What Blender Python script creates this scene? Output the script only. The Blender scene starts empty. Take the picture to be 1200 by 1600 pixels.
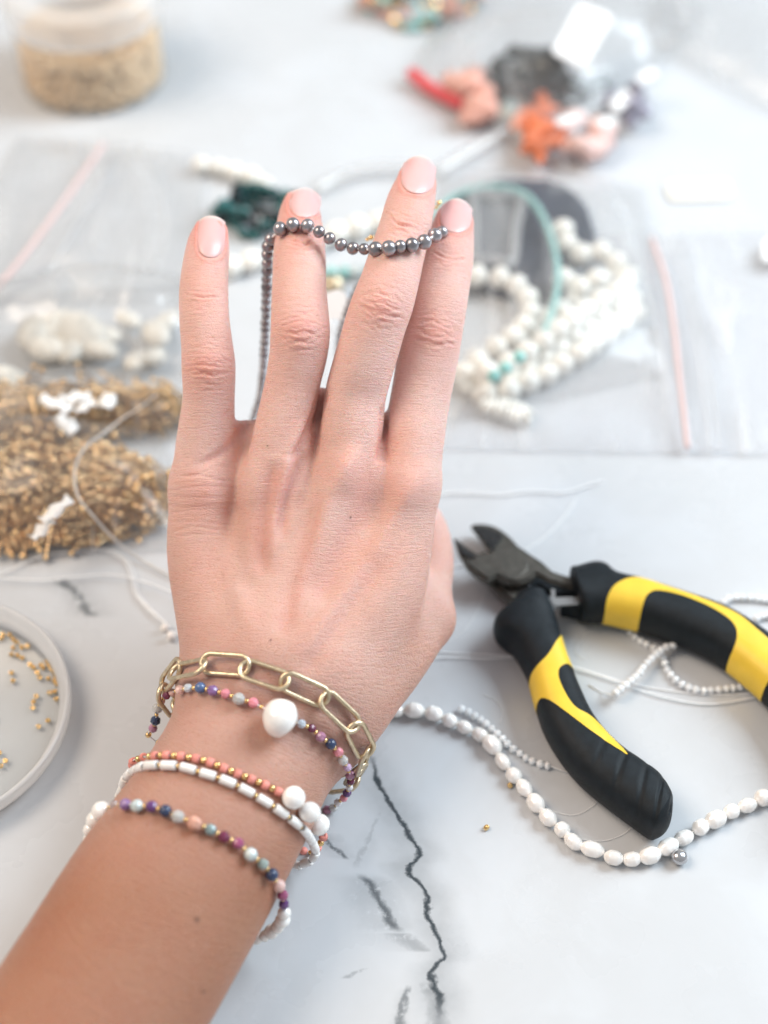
import bpy, bmesh, math, random
import numpy as np
from mathutils import Vector, Matrix
from mathutils.bvhtree import BVHTree

random.seed(7); rng = np.random.default_rng(7)
scene = bpy.context.scene
COL = scene.collection
MM = 0.001

# ------------------------------------------------------------------ camera
CAM_H, PITCH = 0.389, math.radians(48)
cam_d = bpy.data.cameras.new('camera'); cam = bpy.data.objects.new('camera', cam_d); COL.objects.link(cam)
cam.location = (0, -CAM_H / math.tan(PITCH), CAM_H)
cam.rotation_euler = (math.radians(90) - PITCH, 0, 0)
cam_d.sensor_fit = 'VERTICAL'; cam_d.sensor_height = 24; cam_d.sensor_width = 18
FPX = 2405.0
cam_d.lens = 24 * FPX / 1600
cam_d.clip_start = 0.01; cam_d.clip_end = 20
cam_d.dof.use_dof = True; cam_d.dof.focus_distance = 0.428; cam_d.dof.aperture_fstop = 3.2
scene.camera = cam
R_CAM = np.array(Matrix.Rotation(math.radians(90) - PITCH, 3, 'X'))
T_CAM = np.array(cam.location)

# ------------------------------------------------------------------ light
world = bpy.data.worlds.new('World'); scene.world = world; world.use_nodes = True
wb = world.node_tree.nodes['Background']; wb.inputs[0].default_value = (0.91, 0.925, 0.95, 1); wb.inputs[1].default_value = 0.44
def area(name, loc, target, sx, sy, power, color):
    d = bpy.data.lights.new(name, 'AREA'); d.shape = 'RECTANGLE'; d.size = sx; d.size_y = sy
    d.energy = power; d.color = color
    o = bpy.data.objects.new(name, d); COL.objects.link(o); o.location = loc
    o.rotation_euler = (Vector(target) - Vector(loc)).to_track_quat('-Z', 'Y').to_euler()
    return o
area('window_light', (0.92, 0.34, 0.85), (0, 0.05, 0), 0.65, 0.85, 23, (0.81, 0.925, 1.0))
area('room_light', (-0.75, 0.05, 1.1), (-0.05, 0.0, 0), 0.7, 0.7, 13, (1.0, 0.83, 0.66))
vs = scene.view_settings; vs.view_transform = 'Standard'; vs.look = 'None'; vs.exposure = 0.0; vs.gamma = 1.0
scene.cycles.use_denoising = True; scene.cycles.use_adaptive_sampling = True; scene.cycles.adaptive_threshold = 0.03; scene.cycles.adaptive_min_samples = 16
scene.cycles.max_bounces = 8; scene.cycles.transparent_max_bounces = 16
scene.cycles.caustics_reflective = False; scene.cycles.caustics_refractive = False
scene.cycles.sample_clamp_indirect = 4.0

# ------------------------------------------------------------------ geometry helpers
def cpt(px, py, d):                      # camera-space point, mm, depth d in mm
    return np.array([(px - 600) / FPX * d, -(py - 800) / FPX * d, -d])
def to_world(p):                         # camera mm -> world m
    return (np.asarray(p) * MM) @ R_CAM.T + T_CAM
def unp(px, py, d):
    return Vector(to_world(cpt(px, py, d)))
def tab(px, py, z=0.0):                  # point at height z (m) above the table top
    r = R_CAM @ np.array([(px - 600) / FPX, -(py - 800) / FPX, -1.0])
    t = (z - T_CAM[2]) / r[2]
    return Vector(T_CAM + r * t)
def to_px(P):                            # world (n,3) -> px
    c = (np.asarray(P) - T_CAM) @ R_CAM
    return 600 + FPX * c[:, 0] / -c[:, 2], 800 - FPX * c[:, 1] / -c[:, 2], -c[:, 2]

def tag(o, label=None, cat=None, group=None, kind=None):
    if label: o['label'] = label
    if cat: o['category'] = cat
    if group: o['group'] = group
    if kind: o['kind'] = kind
    return o
def mesh_obj(name, me, mat=None, parent=None, mw=None):
    o = bpy.data.objects.new(name, me); COL.objects.link(o)
    if mat is not None and not me.materials: me.materials.append(mat)
    if parent is not None:
        o.parent = parent
        o.matrix_parent_inverse = Matrix.Translation(-parent.location)
    if mw is not None:
        o.matrix_basis = mw
    return o
def from_data(name, verts, faces, smooth=True):
    me = bpy.data.meshes.new(name)
    me.from_pydata([tuple(v) for v in verts], [], [tuple(f) for f in faces])
    if smooth: me.polygons.foreach_set('use_smooth', [True] * len(me.polygons))
    me.update(); return me
def from_np(name, V, Q, smooth=True):    # quads only, fast
    me = bpy.data.meshes.new(name); n = len(Q)
    me.vertices.add(len(V)); me.vertices.foreach_set('co', np.asarray(V, dtype=np.float32).ravel())
    k = Q.shape[1]
    me.loops.add(n * k); me.loops.foreach_set('vertex_index', np.asarray(Q, dtype=np.int32).ravel())
    me.polygons.add(n); me.polygons.foreach_set('loop_start', np.arange(0, n * k, k, dtype=np.int32))
    if smooth: me.polygons.foreach_set('use_smooth', np.ones(n, dtype=bool))
    me.update(calc_edges=True); me.validate(); return me
def empty(name, loc):
    o = bpy.data.objects.new(name, None); COL.objects.link(o); o.location = loc
    o.empty_display_size = 0.005; return o
def frame(loc, axis, sx=1, sy=1, sz=1, spin=0.0):      # matrix whose local Z points along axis
    q = Vector(axis).to_track_quat('Z', 'Y').to_matrix().to_4x4()
    return Matrix.Translation(loc) @ q @ Matrix.Rotation(spin, 4, 'Z') @ Matrix.Diagonal((sx, sy, sz, 1))

def catmull(P, n_per=12, closed=False):
    P = [np.asarray(p, float) for p in P]; out = []; N = len(P)
    segs = N if closed else N - 1
    for i in range(segs):
        if closed: p0, p1, p2, p3 = P[(i - 1) % N], P[i], P[(i + 1) % N], P[(i + 2) % N]
        else: p0, p1, p2, p3 = P[max(i - 1, 0)], P[i], P[i + 1], P[min(i + 2, N - 1)]
        for k in range(n_per):
            t = k / n_per
            out.append(0.5 * ((2 * p1) + (-p0 + p2) * t + (2 * p0 - 5 * p1 + 4 * p2 - p3) * t * t + (-p0 + 3 * p1 - 3 * p2 + p3) * t ** 3))
    if not closed: out.append(P[-1])
    return np.array(out)
class Path:                              # arc-length parametrised polyline
    def __init__(s, pts, closed=False):
        pts = np.asarray(pts, float)
        if closed: pts = np.vstack([pts, pts[:1]])
        s.p = pts; s.l = np.concatenate([[0], np.cumsum(np.linalg.norm(np.diff(pts[:, :3], axis=0), axis=1))]); s.len = s.l[-1]
    def at(s, t): return np.array([np.interp(t, s.l, s.p[:, k]) for k in range(s.p.shape[1])])
    def tan(s, t, e=5e-4):
        v = s.at(min(t + e, s.len))[:3] - s.at(max(t - e, 0))[:3]
        return v / (np.linalg.norm(v) + 1e-12)
def tube_mesh(name, pts, r, sides=8, closed=False):
    pts = np.asarray(pts, float); n = len(pts); rr = np.broadcast_to(np.asarray(r, float), (n,))
    if closed: T = np.roll(pts, -1, 0) - np.roll(pts, 1, 0)
    else: T = np.gradient(pts, axis=0)
    T /= np.linalg.norm(T, axis=1)[:, None] + 1e-12
    up = np.array([0, 0, 1.0]) if abs(T[0, 2]) < 0.9 else np.array([1.0, 0, 0])
    V = []
    nrm = np.cross(np.cross(T[0], up), T[0])
    for i in range(n):
        nrm = nrm - T[i] * nrm.dot(T[i]); nrm /= np.linalg.norm(nrm) + 1e-12
        b = np.cross(T[i], nrm)
        for k in range(sides):
            a = 2 * math.pi * k / sides
            V.append(pts[i] + rr[i] * (math.cos(a) * nrm + math.sin(a) * b))
    F = []
    for i in range(n if closed else n - 1):
        j = (i + 1) % n
        for k in range(sides):
            k2 = (k + 1) % sides
            F.append((i * sides + k, i * sides + k2, j * sides + k2, j * sides + k))
    if not closed:
        F.append(tuple(range(sides))[::-1]); F.append(tuple((n - 1) * sides + k for k in range(sides)))
    return from_data(name, V, F)
def lathe_mesh(name, prof, seg=48, closed_prof=False):
    V = []; F = []; n = len(prof)
    for (r, z) in prof:
        for k in range(seg):
            a = 2 * math.pi * k / seg; V.append((r * math.cos(a), r * math.sin(a), z))
    m = n if closed_prof else n - 1
    for i in range(m):
        j = (i + 1) % n
        for k in range(seg):
            k2 = (k + 1) % seg
            F.append((i * seg + k, i * seg + k2, j * seg + k2, j * seg + k))
    return from_data(name, V, F)
def ball_mesh(name, seg=20, rings=12, f=None):         # unit ball, optional shape function
    bm = bmesh.new(); bmesh.ops.create_uvsphere(bm, u_segments=seg, v_segments=rings, radius=1)
    if f:
        for v in bm.verts: v.co = Vector(f(v.co))
    me = bpy.data.meshes.new(name); bm.to_mesh(me); bm.free()
    me.polygons.foreach_set('use_smooth', [True] * len(me.polygons)); return me
def facet_mesh(name, seg=8, rings=6):                  # faceted unit bead
    bm = bmesh.new(); bmesh.ops.create_uvsphere(bm, u_segments=seg, v_segments=rings, radius=1)
    me = bpy.data.meshes.new(name); bm.to_mesh(me); bm.free(); return me
def ring_bead_mesh(name, hole=0.4, seg=20, half=0.9):  # unit bead with a hole along Z
    prof = []
    for k in range(13):
        a = -math.pi / 2 + math.pi * k / 12
        prof.append((1 - (1 - hole) * 0.55 + (1 - hole) * 0.55 * math.cos(a), half * math.sin(a)))
    prof += [(hole, half * 0.85), (hole, -half * 0.85)]
    return lathe_mesh(name, prof, seg, True)

# ------------------------------------------------------------------ material helpers
def nodes(mat): return mat.node_tree.nodes, mat.node_tree.links
def pm(name, color, rough=0.4, metal=0.0, var=0.0, var_scale=200.0, bump=0.0, bump_scale=800.0, trans=0.0, ior=1.45,
       sss=0.0, sss_r=(1, 1, 1), sss_scale=0.002, coat=0.0, alpha=1.0, sheen=0.0, obj_var=0.0, spec=0.5, film=0.0):
    m = bpy.data.materials.new(name); m.use_nodes = True; N, L = nodes(m); b = N['Principled BSDF']
    b.inputs['Base Color'].default_value = (*color, 1); b.inputs['Roughness'].default_value = rough
    b.inputs['Metallic'].default_value = metal; b.inputs['IOR'].default_value = ior
    b.inputs['Transmission Weight'].default_value = trans; b.inputs['Coat Weight'].default_value = coat
    b.inputs['Subsurface Weight'].default_value = sss; b.inputs['Subsurface Radius'].default_value = sss_r
    b.inputs['Subsurface Scale'].default_value = sss_scale; b.inputs['Alpha'].default_value = alpha
    b.inputs['Sheen Weight'].default_value = sheen; b.inputs['Specular IOR Level'].default_value = spec
    if film: b.inputs['Thin Film Thickness'].default_value = film
    tc = N.new('ShaderNodeTexCoord')
    if var or obj_var:
        n = N.new('ShaderNodeTexNoise'); n.inputs['Scale'].default_value = var_scale; n.inputs['Detail'].default_value = 4
        geo = N.new('ShaderNodeNewGeometry'); L.new(geo.outputs['Position'], n.inputs['Vector'])
        hv = N.new('ShaderNodeHueSaturation'); hv.inputs['Color'].default_value = (*color, 1)
        mr = N.new('ShaderNodeMapRange'); mr.inputs['From Min'].default_value = 0.3; mr.inputs['From Max'].default_value = 0.7
        mr.inputs['To Min'].default_value = 1 - var; mr.inputs['To Max'].default_value = 1 + var
        L.new(n.outputs['Fac'], mr.inputs['Value'])
        oi = N.new('ShaderNodeObjectInfo'); m2 = N.new('ShaderNodeMapRange')
        m2.inputs['To Min'].default_value = 1 - obj_var; m2.inputs['To Max'].default_value = 1 + obj_var
        L.new(oi.outputs['Random'], m2.inputs['Value'])
        mu = N.new('ShaderNodeMath'); mu.operation = 'MULTIPLY'; L.new(mr.outputs[0], mu.inputs[0]); L.new(m2.outputs[0], mu.inputs[1])
        L.new(mu.outputs[0], hv.inputs['Value']); L.new(hv.outputs['Color'], b.inputs['Base Color'])
    if bump:
        n = N.new('ShaderNodeTexNoise'); n.inputs['Scale'].default_value = bump_scale; n.inputs['Detail'].default_value = 5
        geo = N.new('ShaderNodeNewGeometry'); L.new(geo.outputs['Position'], n.inputs['Vector'])
        bp = N.new('ShaderNodeBump'); bp.inputs['Strength'].default_value = bump; bp.inputs['Distance'].default_value = 0.0005
        L.new(n.outputs['Fac'], bp.inputs['Height']); L.new(bp.outputs['Normal'], b.inputs['Normal'])
    return m
def film_mat(name, tint=(1, 1, 1), haze=0.12, gloss=0.10, rough=0.12, bump=0.0, bscale=60):   # clear plastic film
    m = bpy.data.materials.new(name); m.use_nodes = True; N, L = nodes(m); N.remove(N['Principled BSDF'])
    out = N['Material Output']; t = N.new('ShaderNodeBsdfTransparent'); t.inputs[0].default_value = (*tint, 1)
    d = N.new('ShaderNodeBsdfDiffuse'); d.inputs[0].default_value = (0.97, 0.97, 0.975, 1)
    g = N.new('ShaderNodeBsdfGlossy'); g.inputs['Roughness'].default_value = rough
    m1 = N.new('ShaderNodeMixShader'); m2 = N.new('ShaderNodeMixShader'); m1.inputs[0].default_value = haze
    lw = N.new('ShaderNodeLayerWeight'); lw.inputs['Blend'].default_value = 0.5
    pw = N.new('ShaderNodeMath'); pw.operation = 'POWER'; pw.inputs[1].default_value = 4.0; L.new(lw.outputs['Facing'], pw.inputs[0])
    mu = N.new('ShaderNodeMath'); mu.operation = 'MULTIPLY_ADD'; mu.inputs[1].default_value = 0.6; mu.inputs[2].default_value = gloss * 0.4; mu.use_clamp = True
    L.new(pw.outputs[0], mu.inputs[0]); L.new(mu.outputs[0], m2.inputs[0])
    tl = N.new('ShaderNodeBsdfTranslucent'); tl.inputs[0].default_value = (0.97, 0.97, 0.975, 1); hz = N.new('ShaderNodeMixShader'); hz.inputs[0].default_value = 0.45
    L.new(d.outputs[0], hz.inputs[1]); L.new(tl.outputs[0], hz.inputs[2])
    if bump:
        g2 = N.new('ShaderNodeNewGeometry'); mp = N.new('ShaderNodeMapping'); mp.inputs['Rotation'].default_value = (0, 0, 0.6); mp.inputs['Scale'].default_value = (75, 14, 20); L.new(g2.outputs['Position'], mp.inputs[0])
        vo = N.new('ShaderNodeTexNoise'); vo.inputs['Scale'].default_value = 1.0; vo.inputs['Detail'].default_value = 3; vo.inputs['Distortion'].default_value = 1.2; L.new(mp.outputs[0], vo.inputs['Vector'])
        mr = N.new('ShaderNodeMapRange'); mr.interpolation_type = 'SMOOTHSTEP'; mr.inputs['From Min'].default_value = 0.52; mr.inputs['From Max'].default_value = 0.72; mr.inputs['To Min'].default_value = haze * 0.8; mr.inputs['To Max'].default_value = haze + 0.22
        L.new(vo.outputs['Fac'], mr.inputs['Value']); L.new(mr.outputs[0], m1.inputs[0])
    L.new(t.outputs[0], m1.inputs[1]); L.new(hz.outputs[0], m1.inputs[2]); L.new(m1.outputs[0], m2.inputs[1]); L.new(g.outputs[0], m2.inputs[2])
    if bump:
        n = N.new('ShaderNodeTexNoise'); n.inputs['Scale'].default_value = bscale; n.inputs['Detail'].default_value = 3
        geo = N.new('ShaderNodeNewGeometry'); L.new(geo.outputs['Position'], n.inputs['Vector'])
        bp = N.new('ShaderNodeBump'); bp.inputs['Strength'].default_value = bump; bp.inputs['Distance'].default_value = 0.004
        L.new(n.outputs['Fac'], bp.inputs['Height']); L.new(bp.outputs['Normal'], g.inputs['Normal']); L.new(bp.outputs['Normal'], d.inputs['Normal'])
    L.new(m2.outputs[0], out.inputs[0]); return m

# ------------------------------------------------------------------ marble table top
def marble_material():
    m = bpy.data.materials.new('marble'); m.use_nodes = True; N, L = nodes(m); b = N['Principled BSDF']
    geo = N.new('ShaderNodeNewGeometry')
    def math_(op, a, c=None, clamp=False):
        n = N.new('ShaderNodeMath'); n.operation = op; n.use_clamp = clamp
        for i, v in enumerate((a, c)):
            if v is None: continue
            if isinstance(v, (int, float)): n.inputs[i].default_value = v
            else: L.new(v, n.inputs[i])
        return n.outputs[0]
    def noise(scale, detail=4, rough=0.55, vec=None, off=0.0):
        n = N.new('ShaderNodeTexNoise'); n.inputs['Scale'].default_value = scale; n.inputs['Detail'].default_value = detail
        n.inputs['Roughness'].default_value = rough
        v = geo.outputs['Position'] if vec is None else vec
        if off:
            a = N.new('ShaderNodeVectorMath'); a.operation = 'ADD'; L.new(v, a.inputs[0]); a.inputs[1].default_value = (off, off * .7, 0); v = a.outputs[0]
        L.new(v, n.inputs['Vector']); return n.outputs['Fac']
    def smooth(val, a, c, lo=0.0, hi=1.0):
        n = N.new('ShaderNodeMapRange'); n.interpolation_type = 'SMOOTHSTEP'; n.inputs['From Min'].default_value = a; n.inputs['From Max'].default_value = c
        n.inputs['To Min'].default_value = lo; n.inputs['To Max'].default_value = hi; L.new(val, n.inputs['Value']); return n.outputs[0]
    sep = N.new('ShaderNodeSeparateXYZ'); L.new(geo.outputs['Position'], sep.inputs[0]); X, Y = sep.outputs[0], sep.outputs[1]
    # jitter of vein lines
    j1 = math_('MULTIPLY', math_('SUBTRACT', noise(75, 5, 0.62), 0.5), 0.008)
    j2 = math_('MULTIPLY', math_('SUBTRACT', noise(500, 2, 0.5), 0.5), 0.0008)
    jit = math_('ADD', j1, j2)
    patch = noise(260, 3, 0.6, off=0.3)
    total = None
    def vein(pts, w, soft, strength, broken=0.0, halo=0.0):
        nonlocal total
        W = [tab(*p) for p in pts]; ys = [p.y for p in W]; y0, y1 = min(ys), max(ys)
        W.sort(key=lambda p: p.y)
        fc = N.new('ShaderNodeFloatCurve'); cm = fc.mapping; cv = cm.curves[0]; cm.use_clip = False
        X0, X1 = -0.2, 0.2
        P = [((p.y - y0) / (y1 - y0), (p.x - X0) / (X1 - X0)) for p in W]
        while len(cv.points) < len(P): cv.points.new(0.5, 0.5)
        for pt, q in zip(cv.points, P): pt.location = q; pt.handle_type = 'AUTO'
        cm.update()
        ty = math_('DIVIDE', math_('SUBTRACT', Y, y0), y1 - y0)
        L.new(ty, fc.inputs['Value'])
        vx = math_('ADD', math_('MULTIPLY', fc.outputs[0], X1 - X0), X0)
        d = math_('ABSOLUTE', math_('ADD', math_('SUBTRACT', X, vx), jit))
        wv = math_('MULTIPLY', math_('ADD', math_('MULTIPLY', patch, 1.6), 0.2), w)
        line = math_('SUBTRACT', 1.0, smooth(math_('DIVIDE', d, wv), 1.0 - soft, 1.0 + soft))
        if halo:
            hal = math_('MULTIPLY', math_('SUBTRACT', 1.0, smooth(d, 0.0, halo)), math_('MULTIPLY', noise(70, 4, off=1.1), 0.55))
            line = math_('MAXIMUM', line, hal)
        if broken:
            line = math_('MULTIPLY', line, smooth(noise(420, 3, 0.65, off=2.0), broken - 0.14, broken + 0.12))
        ends = math_('MULTIPLY', smooth(ty, 0.0, 0.16), math_('SUBTRACT', 1.0, smooth(ty, 0.84, 1.0)))
        line = math_('MULTIPLY', math_('MULTIPLY', line, ends), strength)
        total = line if total is None else math_('MAXIMUM', total, line)
    vein([(560, 1150), (578, 1190), (600, 1240), (634, 1300), (648, 1345), (640, 1350.5), (664, 1394), (672, 1430), (692, 1480), (696, 1498), (683, 1507), (684, 1560), (688, 1640)], 0.00085, 0.9, 0.96, halo=0.011)
    vein([(500, 1300), (522, 1325), (545, 1345)], 0.0010, 0.9, 0.75, 0.38, halo=0.008)
    vein([(556, 1362), (580, 1380), (595, 1410), (612, 1440), (625, 1462)], 0.0014, 1.0, 0.80, 0.34, halo=0.014)
    vein([(618, 1455), (640, 1475), (665, 1490)], 0.0030, 1.0, 0.40, 0.34, halo=0.014)
    vein([(600, 1250), (585, 1290), (565, 1330), (556, 1362)], 0.0006, 1.0, 0.25, 0.40, halo=0.006)
    vein([(640, 1535), (634, 1560), (636, 1640)], 0.0011, 0.6, 0.65, 0.42, halo=0.004)
    vein([(668, 1525), (680, 1560), (684, 1640)], 0.0022, 1.0, 0.5, 0.34, halo=0.009)
    vein([(92, 900), (112, 920), (126, 935), (140, 958), (150, 968)], 0.0022, 1.0, 0.7, 0.40, halo=0.012)
    vein([(30, 850), (60, 875), (80, 885)], 0.003, 0.9, 0.5, 0.46, halo=0.010)
    vein([(535, 1530), (560, 1516), (572, 1512)], 0.001, 0.8, 0.35, 0.46)
    # soft grey cloud veins
    warp = N.new('ShaderNodeTexNoise'); warp.inputs['Scale'].default_value = 9; warp.inputs['Detail'].default_value = 3; L.new(geo.outputs['Position'], warp.inputs['Vector'])
    ad = N.new('ShaderNodeVectorMath'); ad.operation = 'MULTIPLY_ADD'; L.new(warp.outputs['Color'], ad.inputs[0]); ad.inputs[1].default_value = (0.12, 0.12, 0); L.new(geo.outputs['Position'], ad.inputs[2])
    cl = noise(7.0, 6, 0.6, vec=ad.outputs[0])
    cloud = smooth(math_('ABSOLUTE', math_('SUBTRACT', cl, 0.5)), 0.0, 0.10)          # 0 on the vein
    mott = noise(45, 5, 0.6, off=4.0)
    cr = N.new('ShaderNodeMix'); cr.data_type = 'RGBA'; cr.inputs['A'].default_value = (0.55, 0.564, 0.584, 1); cr.inputs['B'].default_value = (0.593, 0.616, 0.648, 1)
    L.new(math_('ADD', math_('MULTIPLY', cloud, 0.6), math_('MULTIPLY', mott, 0.5), True), cr.inputs['Factor'])
    mx = N.new('ShaderNodeMix'); mx.data_type = 'RGBA'; L.new(total, mx.inputs['Factor']); L.new(cr.outputs['Result'], mx.inputs['A']); mx.inputs['B'].default_value = (0.030, 0.042, 0.052, 1)
    L.new(mx.outputs['Result'], b.inputs['Base Color'])
    rr = smooth(noise(30, 4, off=7), 0.3, 0.7, 0.24, 0.36); L.new(rr, b.inputs['Roughness'])
    b.inputs['Specular IOR Level'].default_value = 0.35
    return m
def table_top():
    bm = bmesh.new()
    bmesh.ops.create_grid(bm, x_segments=8, y_segments=8, size=1)
    bmesh.ops.scale(bm, vec=(1.1, 1.1, 1), verts=bm.verts)
    bmesh.ops.translate(bm, vec=(0, 0.35, 0), verts=bm.verts)
    r = bmesh.ops.extrude_face_region(bm, geom=bm.faces[:])
    bmesh.ops.translate(bm, vec=(0, 0, -0.02), verts=[v for v in r['geom'] if isinstance(v, bmesh.types.BMVert)])
    bmesh.ops.recalc_face_normals(bm, faces=bm.faces[:])
    me = bpy.data.meshes.new('table_top'); bm.to_mesh(me); bm.free()
    return tag(mesh_obj('table_top', me, marble_material()), kind='structure')
table_top()

# ------------------------------------------------------------------ hand and forearm: one continuous surface from a distance field
def chain(keys, n_per=3):                # keys: (px, py, depth mm, radius px) -> segments in camera mm
    C = catmull([np.append(cpt(x, y, d), r / FPX * d) for x, y, d, r in keys], n_per)
    return C
def sd_chain(P, C):                      # far points only get a large positive value
    best = np.full(len(P), 60.0, P.dtype); R = C[:, 3].max() + 13
    lo, hi = C[:, :3].min(0) - R, C[:, :3].max(0) + R
    near = np.nonzero(((P > lo) & (P < hi)).all(1))[0]
    if len(near) == 0: return best
    x, y, z = (np.ascontiguousarray(P[near, k]) for k in range(3)); bb = np.full(len(near), 60.0, P.dtype)
    for a, b in zip(C[:-1], C[1:]):
        r = max(a[3], b[3]) + 13
        l, h = np.minimum(a[:3], b[:3]) - r, np.maximum(a[:3], b[:3]) + r
        i = np.nonzero((y > l[1]) & (y < h[1]) & (x > l[0]) & (x < h[0]))[0]
        if len(i) == 0: continue
        ab = b[:3] - a[:3]; Ls = math.sqrt(ab @ ab) + 1e-9; u = ab / Ls; k = min(max((b[3] - a[3]) / Ls, -0.95), 0.95)
        dx, dy, dz = x[i] - a[0], y[i] - a[1], z[i] - a[2]
        q = dx * u[0] + dy * u[1] + dz * u[2]; w2 = dx * dx + dy * dy + dz * dz
        hh = np.sqrt(np.maximum(w2 - q * q, 0)); t = np.clip(q + hh * (k / math.sqrt(1 - k * k)), 0, Ls)
        bb[i] = np.minimum(bb[i], np.sqrt(np.maximum(hh * hh + (q - t) ** 2, 0)) - (a[3] + k * t))
    best[near] = bb
    return best
def smin(a, b, k):
    h = np.maximum(k - np.abs(a - b), 0) / k
    return np.minimum(a, b) - h * h * k * 0.25
FINGERS = {
 'little': [(329, 366, 452, 27.5), (326, 380, 451, 32), (323, 402, 448, 35), (318.5, 450, 445, 38), (319.5, 500, 442, 39), (324, 545, 441, 40.5), (326, 575, 441, 42), (326, 625, 443, 40.5), (321, 690, 446, 45.5), (315, 762, 447, 47)],
 'ring': [(468, 323, 466, 27), (468, 340, 461, 33), (468, 365, 455, 37.5), (468, 400, 449, 41), (467.5, 450, 443, 42.5), (469, 500, 438, 45.5), (469, 525, 437, 46.5), (466, 555, 438, 45), (456, 605, 440, 43), (444, 670, 441, 46), (430, 757, 442, 49)],
 'middle': [(653, 271, 459, 27), (649.5, 290, 455, 32), (641, 320, 450, 38), (631.5, 360, 446, 40.5), (620, 400, 442, 43), (609, 440, 438, 45.5), (598, 474, 436, 48), (588, 502, 436, 48), (577, 540, 437, 48), (566, 577, 438, 48), (555, 620, 440, 48), (550, 670, 440, 49), (546, 745, 440, 49)],
 'index': [(711, 339, 466, 27), (707, 358, 462, 33), (700, 400, 456, 40), (692, 440, 452, 43), (684, 480, 448, 45), (676, 520, 447, 46.5), (668, 560, 447, 48), (661, 600, 447, 47), (653, 645, 446, 47), (647, 690, 444, 47), (641, 757, 442, 45)],
}
THUMB = [(628, 755, 486, 27), (640, 785, 484, 33), (662, 830, 480, 38), (669, 875, 474, 40), (667, 915, 468, 39.5), (664, 945, 461, 44), (661, 966, 456, 48)]
META = [
 [(314, 762, 447, 47), (314, 860, 446, 53), (338, 955, 441, 64), (384, 1050, 434, 95)],
 [(430, 757, 442, 49), (425, 850, 441, 58), (425, 950, 437, 70), (430, 1050, 432, 92)],
 [(546, 745, 440, 49), (520, 840, 439, 58), (490, 950, 436, 74), (470, 1050, 432, 92)],
 [(640, 757, 442, 45), (624, 840, 442, 53), (588, 935, 438, 72), (520, 1040, 432, 90)],
 [(661, 966, 456, 48), (622, 1020, 446, 53), (570, 1083, 436, 56), (520, 1120, 430, 70)],
]
# palm flesh behind the bones
PALM = [[(350, 800, 460, 50), (380, 940, 455, 62), (420, 1040, 444, 80)], [(470, 790, 457, 52), (470, 920, 454, 70), (450, 1040, 444, 80)],
        [(600, 800, 458, 45), (585, 900, 456, 65), (520, 1030, 446, 80)], [(620, 930, 460, 45), (560, 1040, 448, 60)]]
WEB = [[(350, 690, 449, 26), (385, 684, 452, 28), (420, 684, 449, 26)], [(350, 735, 450, 32), (385, 735, 451, 34), (425, 730, 449, 32)], [(455, 640, 448, 26), (499, 632, 451, 27), (540, 640, 448, 26)], [(455, 690, 447, 32), (495, 685, 449, 34), (540, 690, 447, 32)], [(470, 735, 446, 34), (500, 735, 447, 36)],
       [(560, 676, 448, 24), (600, 672, 451, 26), (640, 676, 449, 24)], [(570, 720, 447, 32), (598, 720, 448, 34), (625, 720, 447, 32)]]
NRM = np.array([.857, -.515, 0])         # across the forearm (camera space)
def arm_chain(side):
    keys = [(452, 1072, 430, 17.0, 6.0), (406, 1150, 424, 17.5, 6.2), (352, 1252, 412, 17.8, 6.2), (259, 1400, 397, 19.6, 6.2), (139, 1600, 377, 20.5, 5.6), (0, 1830, 355, 22.5, 6.0), (-190, 2150, 330, 26, 7)]
    return catmull([np.append(cpt(x, y, d) + NRM * off * side, r) for x, y, d, r, off in keys], 3)
_F = {k: chain(v) for k, v in FINGERS.items()}; _T = chain(THUMB); _M = [chain(m, 4) for m in META]
_P = [chain(m, 3) for m in PALM]; _W = [chain(m, 3) for m in WEB]; _A = [arm_chain(-1), arm_chain(1)]
def hand_sdf(P):
    palm = None
    for c in _M:
        d = sd_chain(P, c); palm = d if palm is None else smin(palm, d, 8.0)
    for c in _P: palm = smin(palm, sd_chain(P, c), 10.0)
    for c in _W: palm = smin(palm, sd_chain(P, c), 5.0)
    arm = smin(sd_chain(P, _A[0]), sd_chain(P, _A[1]), 8.0)
    palm = smin(palm, arm, 12.0)
    out = palm
    for k, c in _F.items(): out = np.minimum(out, smin(palm, sd_chain(P, c), 4.0))
    out = np.minimum(out, smin(palm, sd_chain(P, _T), 3.0))
    return out
def sdf_chunks(P, n=200000):
    return np.concatenate([hand_sdf(P[i:i + n]) for i in range(0, len(P), n)])
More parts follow.
